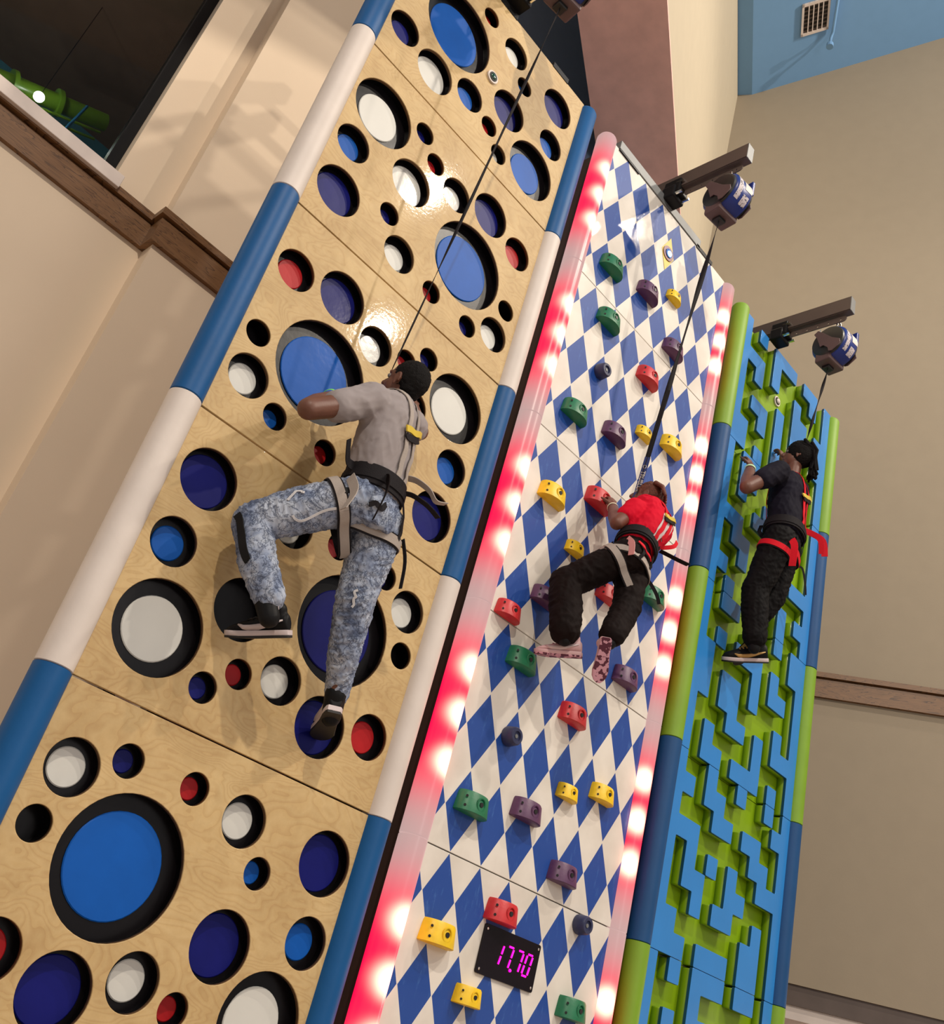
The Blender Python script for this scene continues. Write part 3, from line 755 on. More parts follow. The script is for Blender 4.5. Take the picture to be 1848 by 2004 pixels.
t = empty('light_button', (2.633, 0, 6.847), 'glowing button on a yellow diamond sticker high on the checkered wall', 'button')
me = curve_mesh([[(-.075,0),(0,-.155),(.075,0),(0,.155)]], .002); obj_from('diamond_sticker', me, M['yellow'], t, (2.633,-.003,6.847))
bm = bmesh.new(); cyl(bm, (2.633,-.002,6.847), (2.633,-.009,6.847), .06, 28); autosmooth(mesh_obj('button_ring', bm, mat('plum', srgb(112,52,72), .4), t))
bm = bmesh.new(); cyl(bm, (2.633,-.008,6.847), (2.633,-.014,6.847), .036, 24); autosmooth(mesh_obj('button_bezel', bm, M['b'], t))
bm = bmesh.new(); ell(bm, (2.638,-.014,6.845), (.024,0,0), (0,.012,0), (0,0,.024)); mesh_obj('lit_dome', bm, emis('cyan_glow', (.55,1,1), 2.2), t, True)

# digital timer
t = empty('timer_display', (2.58, -.01, 2.064), 'black timer panel with magenta digits reading 17.70', 'timer')
rr = .012
lp = [(sx*(.2135-rr)+rr*math.cos(a), sz*(.111-rr)+rr*math.sin(a)) for sx, sz, a0 in ((1,1,0),(-1,1,PI/2),(-1,-1,PI),(1,-1,3*PI/2)) for a in np.linspace(a0, a0+PI/2, 5)]
me = curve_mesh([lp], .012, .001); obj_from('face_plate', me, mat('smoked_acrylic', (.008,.005,.008), .2, spec=.25), t, (2.58,-.012,2.064))
for sx in (-1, 1):
    for sz in (-1, 1):
        bm = bmesh.new(); ell(bm, (2.58+sx*.196,-.013,2.064+sz*.09), (.006,0,0), (0,.003,0), (0,0,.007), 12, 8); mesh_obj('screw', bm, M['chrome'], t, True)
mg = emis('magenta_led', (1,.0,.42), 3.0)
SEG = dict(a=((.12,1),(.88,1)), b=((1,.92),(1,.55)), c=((1,.45),(1,.08)), d=((.12,0),(.88,0)), e=((0,.45),(0,.08)), f=((0,.92),(0,.55)))
def digit(x, w, h, segs, dot=False):
    bm = bmesh.new()
    for s in segs:
        (ax, az), (bx, bz) = SEG[s]
        sh = lambda u, v: V((x + u*w + v*.020, -.0135, 2.014 + v*h))
        A, B = sh(ax, az), sh(bx, bz)
        cyl(bm, A, B, .0046, 8)
    if dot: bmesh.ops.create_icosphere(bm, subdivisions=2, radius=.008, matrix=Matrix.Translation((x+w*1.5, -.0135, 2.014)))
    o = mesh_obj('digit', bm, mg, t)
h = .10
digit(2.462, .042, h, 'bc'); digit(2.535, .042, h, 'abc', True); digit(2.612, .042, h, 'abc'); digit(2.684, .042, h, 'abcdef')

# holds bolted to the diamond wall: half-round wedges and small round knobs
def wedge_hold(x, z, s, m, rz=0):
    w, dep, h = .105*s, .085*s, .052*s
    bm = bmesh.new(); R = []
    n = 18
    def sec(zz, k, dk):
        pr = [V((w*k*math.cos(PI*j/n), -dep*dk*math.sin(PI*j/n)**.8 if 0 < j < n else 0, zz)) for j in range(n+1)]
        return pr
    R = [sec(-h, .93, .93), sec(-h*.92, 1, 1), sec(h*.75, .90, .86), sec(h*.95, .84, .78)]
    vv = [[bm.verts.new(q) for q in rg] for rg in R]
    for i in range(3):
        for j in range(n): bm.faces.new((vv[i][j], vv[i][j+1], vv[i+1][j+1], vv[i+1][j]))
        bm.faces.new((vv[i][n], vv[i][0], vv[i+1][0], vv[i+1][n]))
    bm.faces.new(vv[0][::-1]); bm.faces.new(vv[-1])
    o = mesh_obj('climbing_hold', bm, m); autosmooth(o, 40); o.location = (x, .0, z)
    # bolt recess in front and two screws on the left flank
    a = .9*PI/2; py = -dep*.965
    bm = bmesh.new(); cc = V((0, py, 0)); tube(bm, [cc+V((.026*s*math.cos(t_), .004, .03*s*math.sin(t_))) for t_ in np.linspace(0, 2*PI, 21)], .005*s, 6)
    rg = mesh_obj('bolt_ring', bm, m); rg.parent = o
    bm = bmesh.new(); cyl(bm, cc+V((0,.006,0)), cc+V((0,-.001,0)), .012*s, 12); q = mesh_obj('bolt', bm, M['drum_black']); q.parent = o
    for zz in (-.026*s, .018*s):
        th = PI*.80; c2 = V((w*.97*math.cos(th), -dep*.97*math.sin(th)**.8, zz)); nn = V((math.cos(th), -math.sin(th), 0)).normalized()
        bm = bmesh.new(); cyl(bm, c2-nn*.002, c2+nn*.003, .0065*s, 8); q = mesh_obj('screw', bm, M['drum_black']); q.parent = o
    return o
def knob_hold(x, z, m):
    bm = bmesh.new(); n = 24
    R = [[V((r*math.cos(2*PI*j/n), y, r*math.sin(2*PI*j/n))) for j in range(n)] for r, y in ((.05,0),(.052,-.01),(.046,-.06),(.040,-.068),(.026,-.068),(.024,-.058))]
    rings(bm, R); o = mesh_obj('climbing_hold', bm, m); autosmooth(o, 40); o.location = (x, 0, z)
    bm = bmesh.new(); cyl(bm, (0,-.055,0), (0,-.062,0), .011, 6); q = mesh_obj('bolt', bm, M['zinc']); q.parent = o
    return o
HOLDS = [
 ('g',1,2.101,6.237,'green hold highest on the checkered wall beside the left light tube'),
 ('g',1,2.192,5.845,'green hold just below the highest green one near the left tube'),
 ('g',1,2.097,5.041,'green hold near the left light tube, above the orange-yellow one'),
 ('g',1,3.161,4.338,'green hold beside the thigh of the climber in red'),
 ('g',1,2.167,3.448,'green hold under the forward shoe toe of the climber in red'),
 ('g',1,2.073,2.645,'green hold on a blue diamond left of a purple one, above the timer'),
 ('g',1,3.114,1.948,'green hold lowest on the wall beside the right light tube'),
 ('p',1,2.496,6.345,'purple hold highest on the wall, left of a small yellow hold'),
 ('p',1,2.876,6.133,'purple hold crossed by the belay strap'),
 ('p',1,2.48,5.137,'purple hold left of the strap, above the climber in red'),
 ('p',1,3.04,3.739,'purple hold right below the dangling shoe sole of the climber in red'),
 ('p',1,2.459,2.744,'purple hold between a green hold and a small yellow hold'),
 ('p',1,2.837,2.54,'purple hold lower right, below two yellow holds'),
 ('p',.9,2.219,3.85,'pinkish purple hold mostly hidden behind the knee of the climber in red'),
 ('y',.72,2.78,6.54,'small yellow hold below the glowing sticker button'),
 ('y',.72,2.763,5.331,'small yellow hold right behind the strap, above the climber in red'),
 ('y',.72,2.372,4.241,'small yellow hold at the thigh of the climber in red'),
 ('y',.76,2.745,2.941,'small yellow hold, left one of the pair above the lower purple hold'),
 ('y',.82,2.349,1.847,'small yellow hold directly below the timer panel'),
 ('y',1,3.058,5.427,'large yellow hold right of the strap near the right light tube'),
 ('y',1,2.084,4.438,'large orange-yellow hold left of the red hold the climber grips'),
 ('y',.9,3.033,3.034,'yellow hold, right one of the pair near the right light tube'),
 ('y',1,2.063,2.049,'large yellow hold left of the timer panel'),
 ('r',1,2.678,5.735,'red hold highest on the checkered wall left of the strap'),
 ('r',1.05,2.471,4.638,'red hold gripped by the left hand of the climber in red'),
 ('r',.85,1.983,3.646,'small red hold at the far left edge, left of the climber'),
 ('r',.9,2.73,4.132,'red hold seen between the legs of the climber in red'),
 ('r',1,2.655,3.343,'red hold alone below the shoes of the climber in red'),
 ('r',1,2.447,2.243,'red hold directly above the timer panel'),
 ('k',0,2.255,5.455,'dark round knob hold beside a red hold high on the wall'),
 ('k',0,2.236,3.048,'dark round knob hold left of centre below the climber in red'),
 ('k',0,3.083,2.347,'dark round knob hold to the right of the timer panel')]
for c, s, x, z, lab in HOLDS:
    o = knob_hold(x-.02, z, M['hold_k']) if c == 'k' else wedge_hold(x+.0, z, s, M['hold_'+c])
    tag(o, lab, 'climbing hold', 'bolt-on holds on the checkered wall')

# ---- wall C: blue relief blocks over lime
tC = empty('climbing_wall', (4.45, .3, 0), 'climbing wall of raised blue maze blocks over a lime green backing', 'climbing wall', 'tall climbing walls side by side')
G = [list(r) for r in RELIEF]          # rows from cell z index -2 upward
rows = {}
for i, r in enumerate(G): rows[i-2] = r
for z in range(20, 30): rows[z][11] = '#'
rows[-2][11] = '#'
for z in range(-18, -2): rows[z] = rows[(z % 9) + 9*((z//9) % 2)][:]
cx_, cz_ = .125, .4/3
def outline(cells):
    """boundary loops of a cell set, corners rounded"""
    E_ = {}
    for (x, z) in cells:
        for (a, b, nb_) in (((x,z),(x+1,z),(x,z-1)), ((x+1,z),(x+1,z+1),(x+1,z)), ((x+1,z+1),(x,z+1),(x,z+1)), ((x,z+1),(x,z),(x-1,z))):
            if nb_ not in cells: E_.setdefault(a, []).append(b)
    loops = []
    while E_:
        s = next(iter(E_)); p = s; lp = []; prev = None
        while True:
            nx = E_[p]
            if len(nx) > 1 and prev is not None:   # keep turning left at a diagonal touch
                d0 = (p[0]-prev[0], p[1]-prev[1])
                nx.sort(key=lambda q: -(d0[0]*(q[1]-p[1]) - d0[1]*(q[0]-p[0])))
            q = nx.pop(0)
            if not nx: del E_[p]
            lp.append(p); prev, p = p, q
            if p == s: break
        out = []
        for i, c in enumerate(lp):
            a = lp[i-1]; b = lp[(i+1) % len(lp)]
            if (a[0] == c[0] == b[0]) or (a[1] == c[1] == b[1]): continue
            out.append(c)
        loops.append(out)
    return loops
def rounded(lp, inset, r, zlim):
    pts = []; n = len(lp)
    P = []
    for i, c in enumerate(lp):
        a, b = lp[i-1], lp[(i+1) % n]
        d1 = V((c[0]-a[0], c[1]-a[1])).normalized(); d2 = V((b[0]-c[0], b[1]-c[1])).normalized()
        n1 = V((-d1.y, d1.x)); n2 = V((-d2.y, d2.x))
        w = V((XC + c[0]*cx_, 2.4 + c[1]*cz_)) + (n1+n2)*inset
        P.append((w, d1, d2))
    for w, d1, d2 in P:
        p0 = w - d1*r; p2 = w + d2*r
        for k in range(4):
            t_ = k/3; pts.append(tuple(p0*(1-t_)**2 + w*2*t_*(1-t_) + p2*t_*t_))
    return pts
for k in range(-2, 4):
    bm = bmesh.new(); z0 = 2.4+k*PH
    box(bm, XC+.002, XC+1.498, .08, .095, z0+.002, z0+PH-.002, bev=.002)
    p = mesh_obj('backing_panel', bm, M['cgreen'], tC)
    cells = {(x, z) for z in range(k*9, k*9+9) for x in range(12) if rows[z][x] == '#'}
    while cells:
        st = [cells.pop()]; comp = set(st)
        while st:
            x, z = st.pop()
            for q in ((x+1,z),(x-1,z),(x,z+1),(x,z-1)):
                if q in cells: cells.remove(q); comp.add(q); st.append(q)
        lps = outline(comp)
        me = curve_mesh([rounded(l, .0015, .009, None) for l in lps], .022, .002)
        o = obj_from('relief_block', me, M['cblue'], p)
        me2 = curve_mesh([rounded(l, .007, .009, None) for l in lps], .0605)
        o2 = obj_from('block_core', me2, M['cgreen'], o, (0, .0195, 0)); o2['label'] = 'lime green core of the block'
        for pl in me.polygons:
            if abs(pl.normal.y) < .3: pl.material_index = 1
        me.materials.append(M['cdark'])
for k in range(6):
    blue = k in (0, 2, 4)
    for x in (XC-.055, XC+1.555):
        o = tube_seg(tC, x, k*PH, M['slate_tube'] if blue else M['lime_tube'], top=(k == 5)); o['label'] = ('slate blue' if blue else 'lime green')+' edge tube segment'
tower_frame(tC, XC, XC+1.5)
bm = bmesh.new(); box(bm, XC+.1, XC+1.1, .097, .14, 7.12, 7.215); mesh_obj('top_rail', bm, M['zinc'], tC)
belay_arm(4.17, 7.37, 'steel belay arm reaching out above the blue and lime wall')
auto_belay(4.215, -.50, 7.03, 'auto belay drum with strap hanging above the blue and lime wall', (4.17, -.36, 6.04), 7.285, .022)
tb2 = push_button(4.427, .08, 6.828, .045, 'white push button on the lime backing near the top of the blue relief wall')
bm = bmesh.new(); ell(bm, (4.43,.064,6.828), (.024,0,0), (0,.014,0), (0,0,.024)); mesh_obj('button_dome', bm, M['white_tube'], tb2, True)
# ------------------------------------------------------------------ people
def axes(f, up):
    f = V(f).normalized(); up = V(up); u = (up - up.dot(f)*f).normalized(); return f, u, u.cross(f).normalized()  # forward, up, left

def head_prims(bm, c, f, up, s=1.0):
    f, u, l = axes(f, up); c = V(c)
    ell(bm, c + u*.015*s - f*.012*s, l*.074*s, f*.092*s, u*.092*s)                  # skull
    ell(bm, c + f*.022*s - u*.045*s, l*.060*s, f*.062*s, u*.070*s)                  # face
    ell(bm, c + f*.050*s - u*.088*s, l*.034*s, f*.030*s, u*.024*s, 14, 10)          # chin
    cap(bm, c + f*.080*s - u*.002*s, c + f*.098*s - u*.036*s, .010*s, .015*s)       # nose
    cap(bm, c + f*.074*s + u*.018*s + l*.030*s, c + f*.080*s + u*.018*s - l*.030*s, .011*s, .011*s)  # brow
    for k, dz in ((0, -.060), (1, -.070)):
        cap(bm, c + f*.080*s + u*dz*s + l*.018*s, c + f*.080*s + u*dz*s - l*.018*s, .0075*s, .0075*s)  # lips
    for sg in (1, -1):                                                              # ears: rim and lobe
        e = c + l*sg*.076*s - f*.006*s - u*.022*s
        pts = [e + (f*.016*math.cos(a) + u*.028*math.sin(a))*s + l*sg*(.006 if math.cos(a) < 0 else .0)*s for a in np.linspace(-.5*PI, 1.15*PI, 9)]
        chain(bm, pts, [.0055*s]*9)
        ell(bm, e, f*.012*s, u*.022*s, l*.007*s, 10, 8); cap(bm, e - u*.026*s + f*.004*s, e - u*.032*s + f*.006*s, .007*s, .006*s)

def eyes(parent, c, f, up, s=1.0):
    f, u, l = axes(f, up); c = V(c)
    for sg in (1, -1):
        bm = bmesh.new(); bmesh.ops.create_icosphere(bm, subdivisions=2, radius=.0115*s, matrix=Matrix.Translation(c + f*.071*s - u*.004*s + l*sg*.030*s))
        mesh_obj('eye', bm, M['white_eye'], parent, True)

def hair_cap(name, parent, c, f, up, m, s=1.0, thick=.010, low=-.06, vox=.006):
    f, u, l = axes(f, up); c = V(c)
    bm = bmesh.new()
    ell(bm, c + u*.024*s - f*.022*s, l*(.074+thick)*s, f*(.086+thick)*s, u*(.088+thick)*s, 28, 16)
    ell(bm, c - u*.030*s - f*.045*s, l*.062*s, f*.050*s, u*.050*s)
    return fuse(name, bm, m, parent, vox, 3, fold=lambda p: .003*noise.noise(p*90) + .0025*noise.noise(p*160))

def hand_prims(bm, w, d, pn, curl=.9, s=1.0, thumb=1):
    """w wrist, d towards the knuckles, pn palm side normal"""
    w, d, pn = V(w), V(d).normalized(), V(pn); pn = (pn - pn.dot(d)*d).normalized(); sd = d.cross(pn)*thumb
    k0 = w + d*.085*s
    ell(bm, w + d*.050*s, sd*.039*s, d*.052*s, pn*.015*s, 16, 10)
    cap(bm, w - d*.02*s, w + d*.03*s, .026*s, .024*s)
    for i, (off, ln) in enumerate(((.031,.070),(.011,.080),(-.010,.074),(-.030,.058))):
        p = k0 + sd*off*s - d*(.004*abs(i-1))*s; a = 0; pts = [p]
        for j, fr in enumerate((.45, .32, .23)):
            a += curl*(.55 if j == 0 else .62); dir_ = (d*math.cos(a) + pn*math.sin(a) + sd*(off*1.2)).normalized()
            p = p + dir_*ln*s*fr; pts.append(p)
        chain(bm, pts, [.0095*s, .0088*s, .008*s, .007*s])
    b = w + d*.022*s + sd*.030*s
    chain(bm, [b, b + (d*.6+sd*.75+pn*.25).normalized()*.034*s, b + (d*.6+sd*.75+pn*.25).normalized()*.034*s + (d*.9+sd*.2+pn*.5).normalized()*.030*s,
               b + (d*.6+sd*.75+pn*.25).normalized()*.034*s + (d*.9+sd*.2+pn*.5).normalized()*.052*s], [.013*s, .011*s, .0095*s, .008*s])

def folds(bones, amp, freq=26, big=1.0):
    """cloth folds that run around each limb"""
    B = [(V(a), V(b)) for a, b in bones]
    def fn(p):
        best = None
        for a, b in B:
            d = b-a; t = max(0, min(1, (p-a).dot(d)/d.length_squared)); q = a + d*t; e = (p-q).length
            if best is None or e < best[0]: best = (e, d.normalized(), a)
        e, d, a = best; t = (p-a).dot(d); r = (p-a) - d*t
        sk = V((r.x*1.3 + r.z*.8, r.y*1.1 - r.x*.6, r.z))
        x = noise.noise(V((t*freq, 0, 0)) + sk*22 + V((3,7,1)))
        y = 1 - abs(noise.noise(V((t*freq*1.1, 5, 2)) + sk*17))*2.6
        y = max(-.6, y)
        y2 = 1 - abs(noise.noise(V((t*freq*1.7, 9, 4)) - sk*26))*3.0
        return amp*(x*.22 + y*.42 + max(-.5, y2)*.25 - .2) + amp*.8*big*noise.noise(p*7)
    return fn

def bvh_of(objs):
    vs, fs = [], []
    for o in objs:
        k = len(vs); vs += [v.co.copy() for v in o.data.vertices]; fs += [tuple(i+k for i in p.vertices) for p in o.data.polygons]
    return BVHTree.FromPolygons(vs, fs)

def ribbon(name, parent, pts, nrm, w, m, th=.004):
    bm = bmesh.new(); R = []
    n = len(pts)
    for i, (p, nn) in enumerate(zip(pts, nrm)):
        d = (pts[min(i+1, n-1)] - pts[max(i-1, 0)]).normalized(); s = d.cross(nn).normalized(); nn = s.cross(d).normalized()
        R.append([p + s*x*w/2 + nn*y*th for x, y in ((-1,0),(1,0),(1,1),(-1,1))])
    rings(bm, R)
    o = mesh_obj(name, bm, m, parent, True); autosmooth(o, 50); return o

def smooth_pts(pts, k=2):
    for _ in range(k): pts = [pts[0]] + [(pts[i-1]+pts[i]*2+pts[i+1])/4 for i in range(1, len(pts)-1)] + [pts[-1]]
    return pts

def strap(name, parent, bvh, way, w, m, off=.006, n=8, th=.004):
    """flat strap following way points, laid on the clothed surface"""
    way = [V(p) for p in way]; pts = []
    for i in range(len(way)-1):
        for k in range(n): pts.append(way[i].lerp(way[i+1], k/n))
    pts.append(way[-1]); P = []; Nn = []
    for p in pts:
        loc, nn, _, _ = bvh.find_nearest(p)
        if (p-loc).dot(nn) < 0 and (p-loc).length > .05: pass
        P.append(loc + nn*off); Nn.append(nn)
    P = smooth_pts(P, 3); Nn = smooth_pts(Nn, 3)
    return ribbon(name, parent, P, [x.normalized() for x in Nn], w, m, th)

def loop(name, parent, bvh, c, ax, R, w, m, off=.006, a0=0, a1=2*PI, ref=(0,0,1), n=40, th=.005):
    c, ax = V(c), V(ax).normalized(); ref = V(ref); u = (ref - ref.dot(ax)*ax).normalized(); v = ax.cross(u)
    P = []; Nn = []
    full = abs(a1-a0-2*PI) < 1e-6
    for k in range(n+1):
        a = a0 + (a1-a0)*k/n; d = u*math.cos(a) + v*math.sin(a)
        loc, nn, _, _ = bvh.ray_cast(c + d*R, -d, R)
        q = (loc if loc is not None else c + d*R*.6) + d*off
        P.append(q); Nn.append(d)
    if full:
        P = P[:-1]
        for _ in range(4): P = [(P[i-1]+P[i]*2+P[(i+1) % len(P)])/4 for i in range(len(P))]
        P.append(P[0]); 
    else: P = smooth_pts(P, 4)
    return ribbon(name, parent, P, Nn, w, m, th)

def shoe(parent, heel, toe, up, s, mu, ms, mo, msw=None, mlace=None, high=.085):
    """trainer: closed upper, thick midsole, outsole, side swoosh and laces"""
    heel, toe = V(heel), V(toe); d = (toe-heel); Ln = d.length; d.normalize(); up = V(up); up = (up - up.dot(d)*d).normalized(); l = up.cross(d)
    s = Ln/.28
    prof = [(0,.024,.020),(.04,.031,.028),(.15,.035,.030),(.35,.034,.030),(.55,.040,.034),(.72,.046,.036),(.86,.041,.032),(.95,.027,.022),(1,.010,.010)]
    bm = bmesh.new()
    st = []
    hs = [high, high+.012, high+.016, high+.006, high*.92, high*.78, high*.66, high*.54, high*.36]
    R = []
    for (t, hw, _), hh in zip(prof, hs):
        r = []
        for j in range(20):
            a = 2*PI*j/20; x = math.cos(a); y = math.sin(a)
            wx = hw*(1 if y < 0 else 1-.35*y*y)
            r.append(heel + d*Ln*t + l*wx*x*s + up*((.018 + (hh-.018)*(y*.5+.5) if True else 0))*s)
        R.append(r)
    rings(bm, R)
    cap(bm, heel + d*Ln*.20 + up*.075*s, heel + d*Ln*.17 + up*(high+.022)*s, .034*s, .036*s)
    t = fuse('shoe', bm, mu, parent, .005, 4)
    def sole(name, z0, z1, k, m):
        bm = bmesh.new(); R = []
        pl = []
        for t_, hw, _ in prof: pl.append((t_*1.02-.01, hw*k))
        out = [(t_, h_) for t_, h_ in pl] + [(t_, -h_) for t_, h_ in pl[::-1]]
        for z, kk in ((z0, .95), (z0+.004, 1), (z1-.004, 1), (z1, .95)):
            R.append([heel + d*Ln*t_ + l*h_*kk*s + up*(z + .012*max(0, t_-.7)**1*2)*s for t_, h_ in out])
        rings(bm, R); o = mesh_obj(name, bm, m, t); autosmooth(o, 40)
    sole('midsole', .003, .025, 1.08, ms); sole('outsole', -.006, .005, 1.08, mo)
    bv = bvh_of([t])
    if msw:
        for sg in (1, -1):
            pts = [(.74,.050,.003),(.66,.041,.009),(.56,.037,.014),(.44,.040,.013),(.32,.046,.010),(.18,.056,.006),(.06,.064,.003)]
            P = []; Nn = []; Wd = []
            for t_, z, w_ in pts:
                loc, nn, _, _ = bv.ray_cast(heel + d*Ln*t_ + l*sg*.2 + up*z*s, -l*sg, .3)
                if loc is None: continue
                P.append(loc + nn*.002); Nn.append(nn); Wd.append(w_)
            if len(P) > 2:
                bm = bmesh.new(); R = []
                for i, (p, nn) in enumerate(zip(P, Nn)):
                    dd_ = (P[min(i+1,len(P)-1)]-P[max(i-1,0)]).normalized(); sd = dd_.cross(nn).normalized()
                    R.append([p + sd*x*Wd[i]*s + nn*y*.002 for x, y in ((-1,-.5),(1,-.5),(1,1),(-1,1))])
                rings(bm, R); mesh_obj('swoosh', bm, msw, t, True)
    if mlace:
        for k in range(4):
            t_ = .38 + k*.075; P = []; Nn = []
            for j in range(7):
                x = -.024 + .048*j/6
                loc, nn, _, _ = bv.ray_cast(heel + d*Ln*(t_ + .01*(j % 2)) + up*.2*s + l*x*s, -up, .4)
                if loc is not None: P.append(loc+nn*.002); Nn.append(nn)
            if len(P) > 3: ribbon('lace', t, P, Nn, .007*s, mlace, .003)
    return t

def tag_person(t): return t

# ================= climber 1: grey tee, washed jeans =================
p1 = empty('person', (.74, -.36, 3.45), 'climber in grey tee and ripped light jeans with knee raised on the plywood wall', 'person')
UP = V((-.06, .02, 1))
H1 = V((.694, -.33, 4.118)); F1 = V((-.42, .80, .28)); U1 = V((.06, -.30, .95))
shL, shR = V((.545,-.375,3.885)), V((.860,-.235,4.02)); neck = V((.700,-.335,4.02))
elL, wrL = V((.262,-.40,3.640)), V((.468,-.17,3.920))
elR, wrR = V((1.02,-.10,4.13)), V((1.0,.0,4.30))
hipL, hipR = V((.655,-.355,3.455)), V((.825,-.315,3.47))
knL, anL = V((.330,-.16,3.205)), V((.468,-.285,2.890))
knR, anR = V((.860,-.28,3.10)), V((1.005,-.165,2.715))
rgt = (shR-shL).normalized(); rh = (hipR-hipL).normalized()
bm = bmesh.new()
head_prims(bm, H1, F1, U1, .98)
cap(bm, neck - V((0,0,.05)), H1 - V((0,-.01,.07)), .052, .050)
loft(bm, [(hipL.lerp(hipR,.5)-UP*.03, rh, .12, .085, UP), (hipL.lerp(hipR,.5)+UP*.12, rh, .11, .075, UP), (neck-UP*.20, rgt, .135, .085, UP), (neck-UP*.06, rgt, .13, .075, UP), (neck, rgt, .06, .05, UP)])
chain(bm, [shL, elL], [.055, .046]); chain(bm, [elL, elL.lerp(wrL,.35), wrL], [.046, .048, .030])
chain(bm, [shR, elR, wrR], [.055, .043, .030])
hand_prims(bm, wrL, (.52,.5,.3), (0,.4,-1), 1.0, .95, 1)
hand_prims(bm, wrR, (-.3,.25,.9), (0,.9,-.3), .9, .95, -1)
chain(bm, [hipL, knL, anL], [.075, .052, .036]); chain(bm, [hipR, knR, anR], [.075, .052, .036])
b1 = fuse('body', bm, M['skin'], p1, .0055, 4)
hair_cap('hair', p1, H1, F1, U1, M['hair'], .98, .007)
eyes(p1, H1, F1, U1, .98)
# tee
bm = bmesh.new()
loft(bm, [(hipL.lerp(hipR,.5)+V((-.01,0,.05)), rh, .140, .105, UP), (V((.71,-.345,3.62)), rh.lerp(rgt,.3), .146, .108, UP), (V((.695,-.345,3.75)), rh.lerp(rgt,.6), .158, .112, UP), (V((.695,-.335,3.87)), rgt, .168, .112, UP+rgt*.1), (V((.70,-.325,3.955)), rgt, .160, .10, UP+rgt*.1), (V((.70,-.325,4.015)), rgt, .088, .068, UP), (V((.70,-.325,4.035)), rgt, .062, .055, UP)])
cap(bm, shL, shL.lerp(elL,.55), .082, .068); cap(bm, shR, shR.lerp(elR,.5), .080, .066)
f_ = folds([(hipL.lerp(hipR,.5), neck), (shL, elL), (shR, elR)], .007, 12, 1.5)
tee1 = fuse('t_shirt', bm, M['tee_grey'], p1, .007, 7, fold=f_)
# jeans
bm = bmesh.new()
hc = hipL.lerp(hipR,.5)
loft(bm, [(hc-UP*.10, rh, .120, .105, UP), (hc-UP*.03, rh, .145, .115, UP), (hc+UP*.04, rh, .135, .105, UP), (hc+UP*.11, rh, .122, .095, UP)])
chain(bm, [hipL, hipL.lerp(knL,.5), knL+V((.02,0,.0)), knL.lerp(anL,.5), anL+V((0,0,.03))], [.108, .098, .084, .078, .066])
chain(bm, [hipR-V((0,0,.02)), hipR.lerp(knR,.5), knR, knR.lerp(anR,.5), anR+V((0,0,.04))], [.108, .104, .086, .070, .056])
f_ = folds([(hipL, knL), (knL, anL), (hipR, knR), (knR, anR)], .009, 34)
jn = fuse('jeans', bm, M['denim'], p1, .0065, 4, fold=f_)
M['rip'] = mat('frayed_thread', srgb(205,204,206), .9)
bvj = bvh_of([jn])
for i, (a, b, dx, dz) in enumerate(((knL.lerp(hipL,.30), knL.lerp(hipL,.72), -.02, -.10), (knL.lerp(hipL,.18), knL.lerp(hipL,.32), -.02, .12), (knR, knR.lerp(anR,.2), -.1, 0))):
    way = [V(a)+V((dx,-.12,dz*.5)), V(a).lerp(V(b),.35)+V((dx,-.12,dz)), V(a).lerp(V(b),.7)+V((dx,-.12,dz*.7)), V(b)+V((dx,-.12,dz*.6))]
    strap('frayed_rip', p1, bvj, way, .010, M['rip'], .001, 6, .004)
    bpy.data.objects[-1] if False else None
# socks and shoes
for an, kn in ((anL, knL), (anR, knR)):
    bm = bmesh.new(); dd_ = (an-kn).normalized(); cap(bm, an-dd_*.03, an+dd_*.065, .047, .042); fuse('sock', bm, M['shoe_black'], p1, .006, 2)
sL = shoe(p1, V((.610,-.30,2.812)), V((.478,-.075,2.762)), V((-.42,-.05,.9)), 1, M['shoe_black'], M['shoe_white'], M['sole_black'], M['shoe_white'], M['shoe_black'], .085)
sR = shoe(p1, V((.985,-.215,2.66)), V((1.13,.035,2.60)), V((.0,.22,1)), 1, M['shoe_black'], M['shoe_white'], M['sole_black'], M['shoe_white'], None, .085)
# small pale mark on the raised ankle sock and dark torn panel down the shin
sk = bvh_of([o for o in bpy.data.objects if o.name.startswith('sock')])
mk = V((.495,-.33,2.885)); vd = (V((-1.32,-3.47,1.6))-mk).normalized()
loc, nn, _, _ = sk.ray_cast(mk + vd*.3, -vd)
if loc is not None:
    bm = bmesh.new(); e1 = nn.cross(V((0,0,1))).normalized(); e2 = e1.cross(nn)
    for a_ in (.5, 2.4, 4.4): cap(bm, loc + nn*.001, loc + nn*.001 + (e1*math.cos(a_) + e2*math.sin(a_))*.017, .0028, .0014, 8)
    mesh_obj('sock_mark', bm, M['shoe_white'], p1, True)
strap('torn_panel', p1, bvj, [knL+V((-.12,-.03,-.03)), knL.lerp(anL,.35)+V((-.12,-.03,0)), knL.lerp(anL,.7)+V((-.12,-.03,0))], .034, M['shoe_black'], .002, 8, .004)
strap('torn_panel', p1, bvj, [hipL.lerp(knL,.38)+V((0,-.2,.08)), hipL.lerp(knL,.46)+V((0,-.2,.08))], .03, M['shoe_black'], .001, 5, .003)
# wristband
def band_obj(parent, c, ax, r, w, m):
    bm = bmesh.new(); ax = V(ax).normalized(); a, b, d = frame(ax); n = 28; R = []
    for rr, z in ((r, -w/2), (r+.002, -w/2), (r+.002, w/2), (r, w/2), (r, -w/2)):
        R.append([V(c) + (a*math.cos(2*PI*j/n) + b*math.sin(2*PI*j/n))*rr + d*z for j in range(n)])
    rings(bm, R, closed_ends=False); mesh_obj('wristband', bm, m, parent, True)
band_obj(p1, wrL.lerp(elL,.08), wrL-elL, .038, .020, M['glow_green'])
